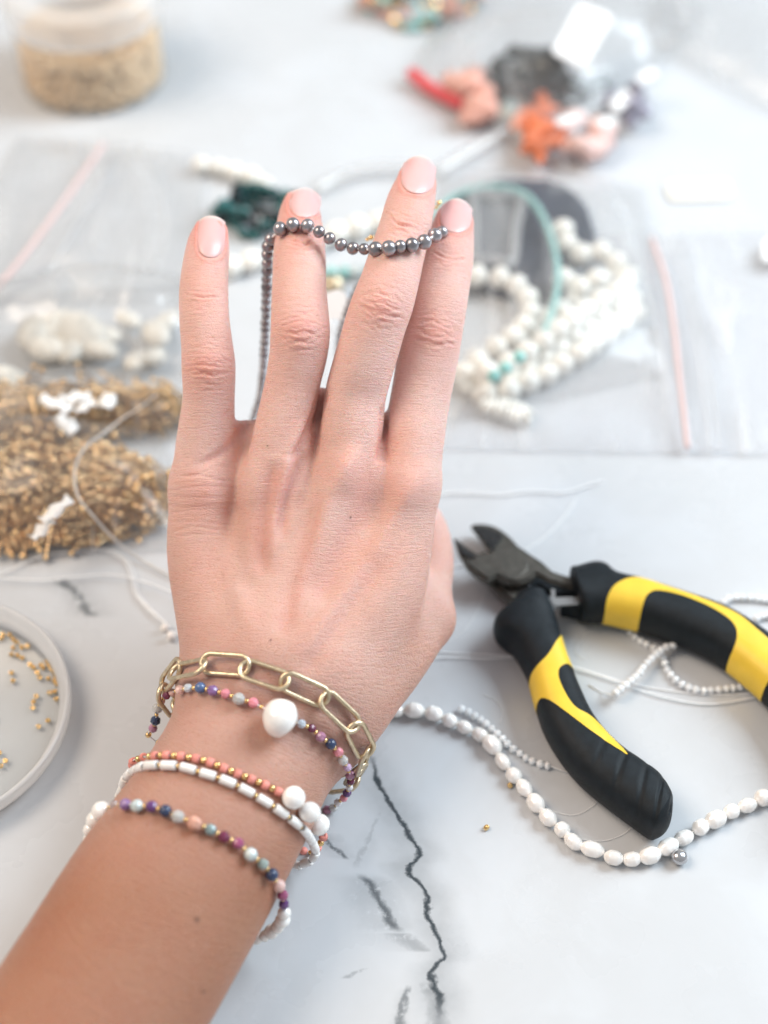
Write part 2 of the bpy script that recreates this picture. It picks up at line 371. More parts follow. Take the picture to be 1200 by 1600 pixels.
def surface_nets(f, lo, hi, h, coarse=4):
    dims = (np.ceil((hi - lo) / h / coarse).astype(int)) * coarse
    H = h * coarse; cd = dims // coarse
    g = [lo[k] + (np.arange(cd[k]) + 0.5) * H for k in range(3)]
    G = np.stack(np.meshgrid(*g, indexing='ij'), -1).reshape(-1, 3)
    cv = f(G)
    act = np.abs(cv) < H * 1.5
    vals = np.repeat(np.repeat(np.repeat(cv.reshape(cd), coarse, 0), coarse, 1), coarse, 2).astype(np.float32)
    idx = np.stack(np.unravel_index(np.nonzero(act)[0], cd), -1) * coarse
    loc = np.stack(np.meshgrid(*[np.arange(coarse)] * 3, indexing='ij'), -1).reshape(-1, 3)
    I = (idx[:, None, :] + loc[None]).reshape(-1, 3)
    vals[I[:, 0], I[:, 1], I[:, 2]] = f(lo + I * h)
    s = vals < 0
    nx, ny, nz = dims
    cnt = sum(s[a:nx - 1 + a, b:ny - 1 + b, c:nz - 1 + c].astype(np.int8) for a in (0, 1) for b in (0, 1) for c in (0, 1))
    cells = np.stack(np.nonzero((cnt > 0) & (cnt < 8)), -1)
    cid = np.full((nx - 1, ny - 1, nz - 1), -1, np.int64); cid[cells[:, 0], cells[:, 1], cells[:, 2]] = np.arange(len(cells))
    V = lo + (cells + 0.5) * h
    quads = []
    for ax in range(3):
        e = [0, 0, 0]; e[ax] = 1
        a = s[:nx - e[0], :ny - e[1], :nz - e[2]]; b = s[e[0]:, e[1]:, e[2]:]
        for flip, msk in ((False, a & ~b), (True, ~a & b)):
            E = np.stack(np.nonzero(msk), -1)
            u, v = (ax + 1) % 3, (ax + 2) % 3
            ok = (E[:, u] > 0) & (E[:, v] > 0) & (E[:, u] < dims[u] - 1) & (E[:, v] < dims[v] - 1); E = E[ok]
            q = []
            for du, dv in ((-1, -1), (0, -1), (0, 0), (-1, 0)):
                c = E.copy(); c[:, u] += du; c[:, v] += dv; q.append(cid[c[:, 0], c[:, 1], c[:, 2]])
            q = np.stack(q, -1)
            quads.append(q[:, ::-1] if flip else q)
    return V, np.concatenate(quads)
def vnormals(V, Q):
    n = np.cross(V[Q[:, 2]] - V[Q[:, 0]], V[Q[:, 3]] - V[Q[:, 1]]); N = np.zeros_like(V)
    for k in range(3):
        for c in range(4): N[:, k] += np.bincount(Q[:, c], n[:, k], len(V))
    return N / (np.linalg.norm(N, axis=1)[:, None] + 1e-12)
def project(f, V, Q, n=2):
    for _ in range(n): V = V - f(V)[:, None] * vnormals(V, Q)
    return V
def laplace(V, Q, n=1, lam=0.5):
    for _ in range(n):
        S = np.zeros_like(V); c = np.zeros(len(V))
        for k in range(4):
            a, b = Q[:, k], Q[:, (k + 1) % 4]
            for m in range(3): S[:, m] += np.bincount(a, V[b, m], len(V)) + np.bincount(b, V[a, m], len(V))
            c += np.bincount(a, minlength=len(V)) + np.bincount(b, minlength=len(V))
        V = V + lam * (S / c[:, None] - V)
    return V
def subdivide(V, Q):
    E = np.concatenate([Q[:, [k, (k + 1) % 4]] for k in range(4)]); E.sort(1)
    key = E[:, 0] * len(V) + E[:, 1]; uq, first, inv = np.unique(key, return_index=True, return_inverse=True)
    em = (V[E[first, 0]] + V[E[first, 1]]) / 2; fc = V[Q].mean(1)
    nV, nE, nF = len(V), len(uq), len(Q)
    ei = inv.reshape(4, nF).T + nV; fi = np.arange(nF) + nV + nE
    NQ = np.concatenate([np.stack([Q[:, k], ei[:, k], fi, ei[:, (k + 3) % 4]], -1) for k in range(4)])
    return np.concatenate([V, em, fc]), NQ
_lo = np.array([-172, -245, -505.]); _hi = np.array([40, 118, -300.])
HV, HQ = surface_nets(sdf_chunks, _lo, _hi, 0.8)
if (vnormals(HV, HQ) * (HV - HV.mean(0))).sum() < 0: HQ = HQ[:, ::-1].copy()
HV = laplace(HV, HQ, 3); HV = project(sdf_chunks, HV, HQ, 3)
HV, HQ = subdivide(HV, HQ); HV = laplace(HV, HQ, 2); HV = project(sdf_chunks, HV, HQ, 1); HV = laplace(HV, HQ, 2, 0.4)
HN = vnormals(HV, HQ)
if (HN * (HV - HV.mean(0))).sum() < 0: HN = -HN; HQ = HQ[:, ::-1].copy()
hx = 600 + FPX * HV[:, 0] / -HV[:, 2]; hy = 800 - FPX * HV[:, 1] / -HV[:, 2]        # where each point of the skin lies
# which finger a point belongs to
fd = np.stack([sd_chain(HV, c) for c in _F.values()] + [sd_chain(HV, _T)], 1); fid = fd.argmin(1); fmin = fd.min(1)
dorsal = np.clip((HN[:, 2] + 0.05) / 0.35, 0, 1)
disp = np.zeros(len(HV)); pink = np.zeros(len(HV)); lines = np.zeros(len(HV))
def vnoise(P, seed=0):                   # cheap smooth 2-D value noise
    r = np.random.default_rng(seed).random((64, 64)); x, y = P[:, 0] % 64, P[:, 1] % 64
    i, j = np.floor(x).astype(int), np.floor(y).astype(int); fx, fy = x - i, y - j
    fx = fx * fx * (3 - 2 * fx); fy = fy * fy * (3 - 2 * fy); i2, j2 = (i + 1) % 64, (j + 1) % 64
    return (r[i, j] * (1 - fx) + r[i2, j] * fx) * (1 - fy) + (r[i, j2] * (1 - fx) + r[i2, j2] * fx) * fy - 0.5
def local(cx, cy, ang, I=slice(None)):   # along / across finger, px
    a = math.radians(ang); ax = np.array([math.sin(a), -math.cos(a)])               # ax: toward the tip
    dx, dy = hx[I] - cx, hy[I] - cy
    return dx * ax[0] + dy * ax[1], dx * -ax[1] + dy * ax[0]
def crease(f, cx, cy, ang, off, half, curv, depth, w, seed):
    I = np.nonzero((fid == f) & (fmin < 6) & (np.abs(hy - cy) < 75) & (dorsal > 0))[0]
    u, v = local(cx, cy, ang, I); z = u * 0
    wob = vnoise(np.stack([v * 0.09 + seed * 7.3, z + seed], 1), seed) * 5.0 + vnoise(np.stack([v * 0.3 + seed * 3.3, z + seed], 1), seed + 5) * 2.0
    d = u - off - curv * (v / 20.0) ** 2 - wob
    lat = np.exp(-(np.abs(v) / half) ** 4) * dorsal[I]
    brk = np.clip(0.65 + 1.1 * vnoise(np.stack([v * 0.12 + seed, z + seed * 2.1], 1), seed + 9), 0.15, 1)
    disp[I] += depth * lat * brk * (0.35 * np.exp(-((np.abs(d) - 2.2 * w) / (1.3 * w)) ** 2) - np.exp(-(d / w) ** 2))
def bump_at(f, cx, cy, ang, su, sv, h, p=0.0):
    m = (np.abs(hy - cy) < 3 * max(su, sv)) & (np.abs(hx - cx) < 3 * max(su, sv)) & (dorsal > 0)
    if f is not None: m &= (fid == f) & (fmin < 6)
    I = np.nonzero(m)[0]; u, v = local(cx, cy, ang, I); g = np.exp(-(u / su) ** 2 - (v / sv) ** 2) * dorsal[I]
    disp[I] += h * g; pink[I] += p * g
JOINTS = {0: dict(ang=2, pip=(326, 572), dip=(318, 465)), 1: dict(ang=0, pip=(470, 515), dip=(470, 380)), 2: dict(ang=16, pip=(596, 480), dip=(634, 352)), 3: dict(ang=10, pip=(681, 520), dip=(703, 405))}
for f, J in JOINTS.items():
    ang = J['ang']; x, y = J['pip']
    bump_at(f, x, y, ang, 24, 28, 0.55, 0.48)
    bump_at(f, x, y + 2, ang, 60, 60, 0.0, 0.25)
    k = 0
    for off, half, curv, dep in ((34, 26, -5, .10), (27, 28, -6, .13), (20, 28, -7, .18), (13, 26, -5, .22), (6, 22, -2, .20), (-1, 24, 1, .26), (-8, 26, 3, .30), (-15, 26, 5, .24), (-22, 24, 5, .16), (-30, 22, 5, .12), (-38, 20, 4, .08), (44, 24, -3, .07)):
        crease(f, x, y, ang, off + random.uniform(-1.5, 1.5), half * 1.25, curv * 0.5 + random.uniform(-1.5, 1.5), dep * random.uniform(1.2, 2.4), random.uniform(1.6, 2.6), 11 * f + k); k += 1
    x, y = J['dip']
    bump_at(f, x, y, ang, 26, 26, 0.12, 0.35)
    for off, half, curv, dep in ((8, 24, 1, .12), (0, 27, 3, .30), (-5, 24, 3, .16), (-12, 24, 3, .12), (-20, 22, 3, .08), (15, 22, 0, .07)):
        crease(f, x, y, ang, off, half, curv + random.uniform(-1, 1), dep * random.uniform(1.3, 2.2), random.uniform(1.6, 2.2), 40 + 11 * f + k); k += 1
# fingertips are pinker
for f, (x, y) in enumerate(((330, 350), (470, 312), (655, 262), (712, 330))):
    pink += 1.1 * np.exp(-(((hx - x) ** 2 + (hy - y - 5) ** 2) / 48 ** 2)) * (fid == f) * (fmin < 6)
def ridge(pts, sig, h, p=0.0):           # tendon or hollow on the back of the hand
    pts = catmull([np.array([*q, 1.0]) for q in pts], 5)[:, :2]; lo, hi = pts.min(0) - 3 * sig, pts.max(0) + 3 * sig
    I = np.nonzero((hx > lo[0]) & (hx < hi[0]) & (hy > lo[1]) & (hy < hi[1]) & (dorsal > 0))[0]; X, Y = hx[I], hy[I]
    best = np.full(len(I), 1e9); tt = np.zeros(len(I)); n = len(pts) - 1
    for i in range(n):
        a, b = pts[i], pts[i + 1]; ab = b - a
        t = np.clip(((X - a[0]) * ab[0] + (Y - a[1]) * ab[1]) / (ab @ ab + 1e-9), 0, 1)
        d = np.hypot(X - a[0] - t * ab[0], Y - a[1] - t * ab[1]); m = d < best
        tt = np.where(m, (i + t) / n, tt); best = np.minimum(best, d)
    fade = np.clip(np.minimum(tt, 1 - tt) / 0.22, 0, 1); fade = fade * fade * (3 - 2 * fade)
    g = np.exp(-(best / sig) ** 2) * dorsal[I] * fade
    disp[I] += h * g; pink[I] += p * g
ridge([(655, 730), (622, 800), (575, 880), (515, 965), (470, 1035)], 17, 1.6)
ridge([(560, 690), (532, 745), (502, 815), (474, 890), (452, 970)], 14, 1.5)
ridge([(480, 650), (458, 700), (437, 760), (424, 830), (420, 910)], 11, 1.0)
ridge([(330, 700), (335, 780), (352, 860), (380, 950), (400, 1000)], 18, 0.8)
ridge([(432, 715), (418, 780), (408, 840), (414, 910)], 19, -2.2, 0.45)
ridge([(478, 700), (458, 750), (446, 790), (440, 850)], 9, -1.3, 0.3)
ridge([(600, 690), (580, 770), (550, 830), (515, 900), (490, 950)], 22, -1.7, 0.3)
ridge([(500, 760), (480, 860), (455, 940), (440, 1000)], 16, -1.3, 0.3)
ridge([(600, 860), (560, 920), (505, 1000), (475, 1060)], 18, -1.3, 0.25)
ridge([(370, 780), (375, 860), (385, 930)], 22, -0.9)
ridge([(508, 600), (494, 648), (472, 690), (452, 722)], 7, -1.6, 0.35)
ridge([(392, 640), (372, 680), (340, 712), (300, 730)], 7, -0.8, 0.2)
ridge([(600, 630), (598, 680), (594, 725)], 6, -1.1, 0.35)
bump_at(None, 642, 762, 0, 45, 30, 0.6, 0.25); bump_at(None, 548, 742, 0, 34, 26, 0.6, 0.2); bump_at(None, 440, 748, 0, 30, 22, 0.5, 0.2); bump_at(None, 316, 770, 0, 40, 26, 0.5, 0.35)
bump_at(None, 296, 1060, 30, 34, 30, 1.6, 0)       # ulna head at the wrist
KI = np.nonzero((hy > 700) & (hy < 900) & (hx < 420) & (dorsal > 0))[0]
for k in range(9):                       # fine folds over the little-finger knuckle
    X = hx[KI]
    d = hy[KI] - (735 + k * 13) - 16 * vnoise(np.stack([X * 0.02 + k * 3, X * 0 + k], 1), 70 + k) - 0.0012 * (X - 330) ** 2
    disp[KI] -= 0.17 * np.exp(-(d / 2.0) ** 2) * np.exp(-((X - 315) / 55) ** 4) * dorsal[KI]
# nails: frames on the finger tips
NAILS = [('little', 330, 370, 2, 21.5, 33, 0), ('ring', 476, 317, 3, 25, 23, 1), ('middle', 654, 273, 8, 26.5, 30, 2), ('index', 712.5, 337, 6, 24.5, 27, 3)]
for _, x, y, ang, hw, hl, f in NAILS:
    I = np.nonzero((fid == f) & (fmin < 8) & (HN[:, 2] > 0) & (np.abs(hy - y) < 60))[0]
    u, v = local(x, y, ang, I); q = (np.abs(v / hw) ** 3 + np.abs((u) / hl) ** 3) ** (1 / 3.0)
    fold = np.exp(-((q - 1.13) / 0.10) ** 2) * (u < hl * 0.75)
    disp[I] += 0.14 * fold - 0.30 * np.exp(-((q - 0.97) / 0.07) ** 2)
    pink[I] += 0.5 * fold
HV2 = HV + HN * disp[:, None]
HW = to_world(HV2)
hand_me = from_np('person', HW, HQ)
def fattr(me, name, arr):
    a = me.attributes.new(name, 'FLOAT', 'POINT'); a.data.foreach_set('value', np.asarray(arr, np.float32))
# skin coordinates: u along the limb, v across
ang_f = np.array([JOINTS[i]['ang'] for i in range(4)] + [0.0]); onf = np.clip((680 - hy) / 300, 0, 1)
a_arm = np.clip((hy - 1000) / 200, 0, 1) * 31
A = np.radians(np.where(fid < 5, ang_f[fid], 0) * onf + a_arm)
qx, qy = HV[:, 0] + 33, HV[:, 1] + 55; cu = np.sin(A) * qx + np.cos(A) * qy; cv = np.cos(A) * qx - np.sin(A) * qy
fattr(hand_me, 'skin_u', cu); fattr(hand_me, 'skin_v', cv)
fattr(hand_me, 'pink', np.clip(pink, 0, 1.3))
fattr(hand_me, 'tan', np.clip((hy - 660) / 740, 0, 1) ** 1.15)  # forearm tan, with part of the arm's shading painted into it
mole = np.zeros(len(HV))
for (x, y, r) in ((308, 1437, 5.0), (318, 1550, 3.2), (551, 808, 2.2), (598, 690, 0.1), (418, 697, 1.6), (423, 1000, 1.8)):
    mole = np.maximum(mole, np.exp(-(((hx - x) ** 2 + (hy - y) ** 2) / r ** 2) ** 1.5) * (HN[:, 2] > 0))
fattr(hand_me, 'mole', mole)
vein = np.zeros(len(HV))
for pts, sg in (([(575, 545), (566, 570), (553, 600), (540, 640), (520, 690)], 9), ([(660, 800), (645, 850), (628, 905), (600, 960), (575, 1010)], 10), ([(590, 800), (600, 850), (645, 850)], 7), ([(520, 640), (500, 700), (480, 800), (400, 900), (350, 970)], 8), ([(360, 800), (375, 860), (365, 930)], 9)):
    q = catmull([np.array([*p, 0.]) for p in pts], 6)
    for a in q: vein = np.maximum(vein, np.exp(-((hx - a[0]) ** 2 + (hy - a[1]) ** 2) / sg ** 2))
fattr(hand_me, 'vein', vein * dorsal)

def skin_material():
    m = bpy.data.materials.new('skin'); m.use_nodes = True; N, L = nodes(m); b = N['Principled BSDF']
    def at(n):
        a = N.new('ShaderNodeAttribute'); a.attribute_name = n; return a.outputs['Fac']
    def mix(f, a, c, typ='MIX'):
        x = N.new('ShaderNodeMix'); x.data_type = 'RGBA'; x.blend_type = typ; x.clamp_factor = True
        if isinstance(f, (int, float)): x.inputs['Factor'].default_value = f
        else: L.new(f, x.inputs['Factor'])
        for s, v in (('A', a), ('B', c)):
            if isinstance(v, tuple): x.inputs[s].default_value = (*v, 1)
            else: L.new(v, x.inputs[s])
        return x.outputs['Result']
    def math_(op, a, c=0.0, clamp=False):
        n = N.new('ShaderNodeMath'); n.operation = op; n.use_clamp = clamp
        for i, v in enumerate((a, c)):
            if isinstance(v, (int, float)): n.inputs[i].default_value = v
            else: L.new(v, n.inputs[i])
        return n.outputs[0]
    cb = N.new('ShaderNodeCombineXYZ'); L.new(at('skin_v'), cb.inputs[0]); L.new(at('skin_u'), cb.inputs[1])
    def noise(sx, sy, scale, detail=3, rough=0.6):
        mp = N.new('ShaderNodeMapping'); mp.inputs['Scale'].default_value = (sx, sy, 1); L.new(cb.outputs[0], mp.inputs[0])
        n = N.new('ShaderNodeTexNoise'); n.inputs['Scale'].default_value = scale; n.inputs['Detail'].default_value = detail; n.inputs['Roughness'].default_value = rough
        L.new(mp.outputs[0], n.inputs['Vector']); return n.outputs['Fac']
    geo = N.new('ShaderNodeNewGeometry')
    n3 = N.new('ShaderNodeTexNoise'); n3.inputs['Scale'].default_value = 90; n3.inputs['Detail'].default_value = 5; L.new(geo.outputs['Position'], n3.inputs['Vector'])
    n4 = N.new('ShaderNodeTexNoise'); n4.inputs['Scale'].default_value = 700; n4.inputs['Detail'].default_value = 3; L.new(geo.outputs['Position'], n4.inputs['Vector'])
    base = mix(at('tan'), (0.80, 0.525, 0.465), (0.385, 0.178, 0.105))  # pale fingers to tanned forearm, some shade included in the darker colour
    base = mix(math_('MULTIPLY', at('pink'), 0.80), base, (1.0, 0.66, 0.63), 'MULTIPLY')
    mot = math_('MULTIPLY', math_('SUBTRACT', n3.outputs['Fac'], 0.42), 2.4, True)
    base = mix(math_('MULTIPLY', mot, 0.45), base, (0.93, 0.76, 0.72), 'MULTIPLY')
    base = mix(math_('MULTIPLY', math_('SUBTRACT', n4.outputs['Fac'], 0.5), 1.1, True), base, (0.82, 0.68, 0.62), 'MULTIPLY')
    n5 = N.new('ShaderNodeTexNoise'); n5.inputs['Scale'].default_value = 28; n5.inputs['Detail'].default_value = 3; L.new(geo.outputs['Position'], n5.inputs['Vector'])
    base = mix(math_('MULTIPLY', math_('SUBTRACT', n5.outputs['Fac'], 0.45), 1.8, True), base, (0.94, 0.78, 0.70), 'MULTIPLY')
    base = mix(math_('MULTIPLY', at('vein'), 0.22), base, (0.80, 0.90, 0.93), 'MULTIPLY')
    mpd = N.new('ShaderNodeMapping'); mpd.inputs['Scale'].default_value = (0.55, 0.85, 1); L.new(cb.outputs[0], mpd.inputs[0])
    vd = N.new('ShaderNodeTexVoronoi'); vd.inputs['Scale'].default_value = 1.0; L.new(mpd.outputs[0], vd.inputs['Vector'])
    dot = N.new('ShaderNodeMapRange'); dot.inputs['From Min'].default_value = 0.08; dot.inputs['From Max'].default_value = 0.24; dot.inputs['To Min'].default_value = 0.7; dot.inputs['To Max'].default_value = 0.0; L.new(vd.outputs['Distance'], dot.inputs['Value'])
    base = mix(math_('MULTIPLY', dot.outputs[0], math_('MULTIPLY', math_('SUBTRACT', n3.outputs['Fac'], 0.35), 3.0, True)), base, (0.80, 0.66, 0.60), 'MULTIPLY')
    base = mix(math_('MULTIPLY', at('mole'), 0.85), base, (0.13, 0.05, 0.03))
    L.new(base, b.inputs['Base Color'])
    b.inputs['Subsurface Weight'].default_value = 0.45; b.inputs['Subsurface Radius'].default_value = (1.0, 0.36, 0.2); b.inputs['Subsurface Scale'].default_value = 0.0030
    rg = N.new('ShaderNodeMapRange'); rg.inputs['To Min'].default_value = 0.36; rg.inputs['To Max'].default_value = 0.54; L.new(n4.outputs['Fac'], rg.inputs['Value']); L.new(rg.outputs[0], b.inputs['Roughness'])
    b.inputs['Specular IOR Level'].default_value = 0.5
    # relief: fine transverse lines, crossing lines and pores
    l1 = noise(0.25, 1.9, 1.0, 4, 0.62); l2 = noise(1.3, 1.3, 1.6, 3, 0.6)
    vor = N.new('ShaderNodeTexVoronoi'); vor.feature = 'DISTANCE_TO_EDGE'; vor.inputs['Scale'].default_value = 1.0
    mp = N.new('ShaderNodeMapping'); mp.inputs['Scale'].default_value = (0.9, 1.7, 1); L.new(cb.outputs[0], mp.inputs[0]); L.new(mp.outputs[0], vor.inputs['Vector'])
    ve = math_('MULTIPLY', math_('MINIMUM', vor.outputs['Distance'], 0.12), 3.0)
    h = math_('ADD', math_('MULTIPLY', l1, 1.0), math_('ADD', math_('MULTIPLY', l2, 0.45), math_('MULTIPLY', ve, 0.5)))
    bp = N.new('ShaderNodeBump'); bp.inputs['Strength'].default_value = 0.7; bp.inputs['Distance'].default_value = 0.0006
    L.new(h, bp.inputs['Height']); L.new(bp.outputs['Normal'], b.inputs['Normal'])
    return m
person = mesh_obj('person', hand_me, skin_material())
tag(person, 'bare left hand and forearm seen from the back, fingers spread, wearing bracelets', 'person')

# nails laid on the finger tips
def nail_material():
    m = pm('nail', (0.80, 0.50, 0.46), 0.28, sss=0.2, sss_r=(1, .4, .3), sss_scale=0.0015, spec=0.5)
    N, L = nodes(m); b = N['Principled BSDF']
    a = N.new('ShaderNodeAttribute'); a.attribute_name = 'tip'
    r = N.new('ShaderNodeValToRGB'); e = r.color_ramp.elements
    e[0].position = 0.0; e[0].color = (0.79, 0.53, 0.51, 1); e[1].position = 1.0; e[1].color = (0.82, 0.70, 0.64, 1)
    for p, c in ((0.17, (0.77, 0.46, 0.445, 1)), (0.90, (0.77, 0.445, 0.43, 1)), (0.96, (0.78, 0.58, 0.54, 1))):
        q = r.color_ramp.elements.new(p); q.color = c
    L.new(a.outputs['Fac'], r.inputs[0]); L.new(r.outputs[0], b.inputs['Base Color']); return m
NAIL = nail_material()
bvh_hand = BVHTree.FromObject(person, bpy.context.evaluated_depsgraph_get())
CAMP = Vector(T_CAM)
def on_skin(px, py, lift=0.0):           # point of the skin found along a viewing ray
    d = (unp(px, py, 400) - CAMP).normalized()
    h = bvh_hand.ray_cast(CAMP, d)
    return (h[0] + h[1] * lift, h[1]) if h[0] is not None else None
for name, x, y, ang, hw, hl, f in NAILS:
    a = math.radians(ang); U = 17; Wn = 15; V = []; tipv = []
    ax = np.array([math.sin(a), -math.cos(a)]); la = np.array([math.cos(a), math.sin(a)])
    d_tip = np.interp(y, [k[1] for k in FINGERS[name]], [k[2] for k in FINGERS[name]])
    dmin = None
    for i in range(U):
        for j in range(Wn):
            s = i / (U - 1) * 2 - 1; t = j / (Wn - 1) * 2 - 1
            # rounded base, gently rounded free edge
            lim = (1 - abs(t) ** 2.6 * 0.42) if s < 0 else (1 - abs(t) ** 2.1 * (0.58 if f else 0.30))
            u = s * hl * lim; v = t * hw * (1 - 0.10 * max(0, -s) ** 2)
            p2 = np.array([x, y]) + ax * u + la * v
            r = on_skin(p2[0], p2[1])
            # the plate: curved across, standing just proud of the nail bed
            base_d = None
            if r is not None: base_d = -((np.array(r[0]) - T_CAM) @ R_CAM)[2] * 1000
            V.append((p2[0], p2[1], base_d, s, t)); tipv.append((s + 1) / 2)
    ok = [(q[3], q[4], q[2]) for q in V if q[2] is not None and abs(q[4]) < 0.85 and q[3] < 0.75]
    Aq = np.array([[1, s, s * s, t, t * t, t ** 4, s * t] for s, t, _ in ok]); bq = np.array([d for _, _, d in ok])
    co = np.linalg.lstsq(Aq, bq, rcond=None)[0]
    P = []
    for (qx, qy, _, s, t) in V:
        dd = np.array([1, s, s * s, t, t * t, t ** 4, s * t]) @ co
        P.append(to_world(cpt(qx, qy, dd - 0.16 + 0.55 * abs(t) ** 5 + 0.22 * max(0, -s) ** 4)))
    F = [(i * Wn + j, i * Wn + j + 1, (i + 1) * Wn + j + 1, (i + 1) * Wn + j) for i in range(U - 1) for j in range(Wn - 1)]
    me = from_data('fingernail', P, F)
    fattr(me, 'tip', tipv)
    o = mesh_obj('fingernail', me, NAIL, person)
    sol = o.modifiers.new('thickness', 'SOLIDIFY'); sol.thickness = 0.0005; sol.offset = 0
    sb = o.modifiers.new('smooth', 'SUBSURF'); sb.levels = 1; sb.render_levels = 2

# ------------------------------------------------------------------ beads, pearls, strands and bracelets
M = {}
M['gold'] = pm('gold', (0.90, 0.62, 0.28), 0.22, 1.0, var=0.08, var_scale=900)
M['gold_dull'] = pm('brushed_gold', (0.70, 0.575, 0.40), 0.36, 1.0, var=0.16, var_scale=700, bump=0.25, bump_scale=2500)
M['pearl'] = pm('white_pearl', (0.95, 0.925, 0.895), 0.20, 0.08, var=0.05, var_scale=260, sss=0.15, sss_scale=0.0006, coat=0.8, obj_var=0.05, film=320, bump=0.05, bump_scale=420)
M['grey_pearl'] = pm('grey_pearl', (0.34, 0.325, 0.345), 0.30, 0.85, var=0.18, var_scale=500, coat=0.35, obj_var=0.22, film=300, bump=0.12, bump_scale=500)
M['coral'] = pm('coral_bead', (0.82, 0.30, 0.25), 0.42, var=0.10, obj_var=0.14, bump=0.2, bump_scale=1500)
M['white_tube'] = pm('white_shell_tube', (0.88, 0.86, 0.84), 0.30, var=0.04, obj_var=0.03)
def gem(name, c, trans=0.25, rough=0.14): return pm(name, c, rough, var=0.18, var_scale=900, trans=trans * 0.6, ior=1.5, coat=0.4, obj_var=0.08)
M['navy'] = gem('navy_stone', (0.030, 0.048, 0.11), 0.0, 0.22); M['blue'] = gem('blue_stone', (0.085, 0.145, 0.30), 0.0, 0.22)
M['purple'] = gem('amethyst', (0.28, 0.15, 0.36)); M['dark_purple'] = gem('dark_amethyst', (0.13, 0.05, 0.18), 0.1)
M['burgundy'] = gem('garnet', (0.17, 0.03, 0.075), 0.1); M['magenta'] = gem('pink_tourmaline', (0.38, 0.09, 0.20), 0.15)
M['pink'] = gem('pink_stone', (0.84, 0.30, 0.36), 0.1, 0.25); M['pale_pink'] = gem('rose_quartz', (0.84, 0.55, 0.50), 0.2, 0.28); M['mauve'] = gem('mauve_stone', (0.50, 0.24, 0.36), 0.15, 0.22)
M['lilac'] = gem('lilac_stone', (0.66, 0.46, 0.68), 0.2); M['clear'] = gem('clear_crystal', (0.86, 0.86, 0.84), 0.75, 0.04); M['smoky'] = gem('smoky_crystal', (0.60, 0.48, 0.47), 0.6, 0.06)
M['aqua'] = gem('pale_aquamarine', (0.62, 0.70, 0.70), 0.35); M['pale_blue'] = gem('pale_blue_quartz', (0.70, 0.75, 0.82), 0.3)
M['teal'] = gem('grey_teal_stone', (0.30, 0.41, 0.42), 0.3); M['grey_green'] = gem('grey_green_stone', (0.33, 0.40, 0.38), 0.25)
M['peach'] = gem('peach_moonstone', (0.78, 0.42, 0.32), 0.15, 0.10); M['white'] = gem('white_stone', (0.86, 0.85, 0.86), 0.1, 0.25)
M['silver_pearl'] = pm('silver_pearl', (0.55, 0.55, 0.57), 0.2, 0.8, var=0.1, coat=0.3)
M['grey_nylon'] = pm('grey_nylon', (0.62, 0.585, 0.55), 0.2, spec=0.6)
M['moon'] = pm('moonstone', (0.93, 0.95, 0.97), 0.10, trans=0.05, ior=1.5, var=0.06, obj_var=0.06, coat=0.4)
M['thread'] = pm('white_thread', (0.95, 0.955, 0.965), 0.45)
M['nylon'] = pm('clear_nylon', (0.93, 0.925, 0.915), 0.2)
def lump(seed, amt):
    r = np.random.default_rng(seed); D = r.normal(size=(7, 3)); D /= np.linalg.norm(D, axis=1)[:, None]; A = r.normal(size=7) * amt
    return lambda c: np.array(c) * (1 + sum(a * math.exp(-((1 - np.dot(c, d)) / 0.7)) for a, d in zip(A, D)))
def ringed(seed, amt):                   # grooves round the long axis, as on river pearls
    r = np.random.default_rng(seed); ph = r.random() * 6; f = lump(seed, amt)
    return lambda c: f(c) * np.array([1 + 0.022 * math.sin(c.z * 7 + ph) + 0.008 * math.sin(c.z * 14 + ph * 3)] * 2 + [1.0])
ME = {}
ME['pearl'] = [ball_mesh('pearl', 24, 16, lump(s, 0.12)) for s in range(4)]
ME['grey'] = [ball_mesh('pearl', 22, 14, lump(20 + s, 0.05)) for s in range(4)]
ME['rice'] = [ball_mesh('pearl', 24, 34, ringed(40 + s, 0.045)) for s in range(5)]
def baroque(c):
    x, y, z = c; k = 1 + 0.10 * x + 0.08 * math.sin(2.3 * z + 1.1 * y) - 0.24 * max(0, 1 - ((x + .95) ** 2 + (z - .25) ** 2) * 5) + 0.03 * math.sin(9 * z + 1) * max(0, -x) - 0.10 * max(0, 1 - ((z - .9) ** 2 + (x - .3) ** 2) * 4)
    return np.array([x * (1.06 - 0.08 * z), y * 1.02, z * (0.94 + 0.05 * x)]) * k
ME['baroque'] = [ball_mesh('pearl', 48, 32, baroque)]
ME['ball'] = [ball_mesh('bead', 20, 12)]; ME['facet'] = [facet_mesh('bead', 9, 6), facet_mesh('bead', 8, 6)]
ME['small'] = [ball_mesh('bead', 12, 8)]; ME['ring'] = [ring_bead_mesh('bead', 0.42)]
tp = [(0.35, -1), (0.82, -1), (0.95, -0.95), (1, -0.86), (1, 0.86), (0.95, 0.95), (0.82, 1), (0.35, 1)]
ME['tube'] = [lathe_mesh('tube_bead', tp, 20, True)]; ME['barrel'] = [lathe_mesh('bead', [(0.35, -.8), (0.8, -.8), (0.97, -.6), (1, 0), (0.97, .6), (0.8, .8), (0.35, .8)], 16, True)]
_mesh_cache = {}
def bead(parent, name, shape, mat, loc, axis, r, length=None, squash=1.0, label=None):
    base = random.choice(ME[shape]); key = (base.name, mat)
    if key not in _mesh_cache:
        me = base.copy(); me.name = base.name; me.materials.append(M[mat]); _mesh_cache[key] = me
    o = bpy.data.objects.new(name, _mesh_cache[key]); COL.objects.link(o)
    w = frame(loc, axis, r, r * squash, length if length else r, random.uniform(0, 6.28))
    if parent is not None:
        o.parent = parent; o.matrix_parent_inverse = Matrix.Translation(-parent.location)
    o.matrix_basis = w
    if label: o['label'] = label
    return o
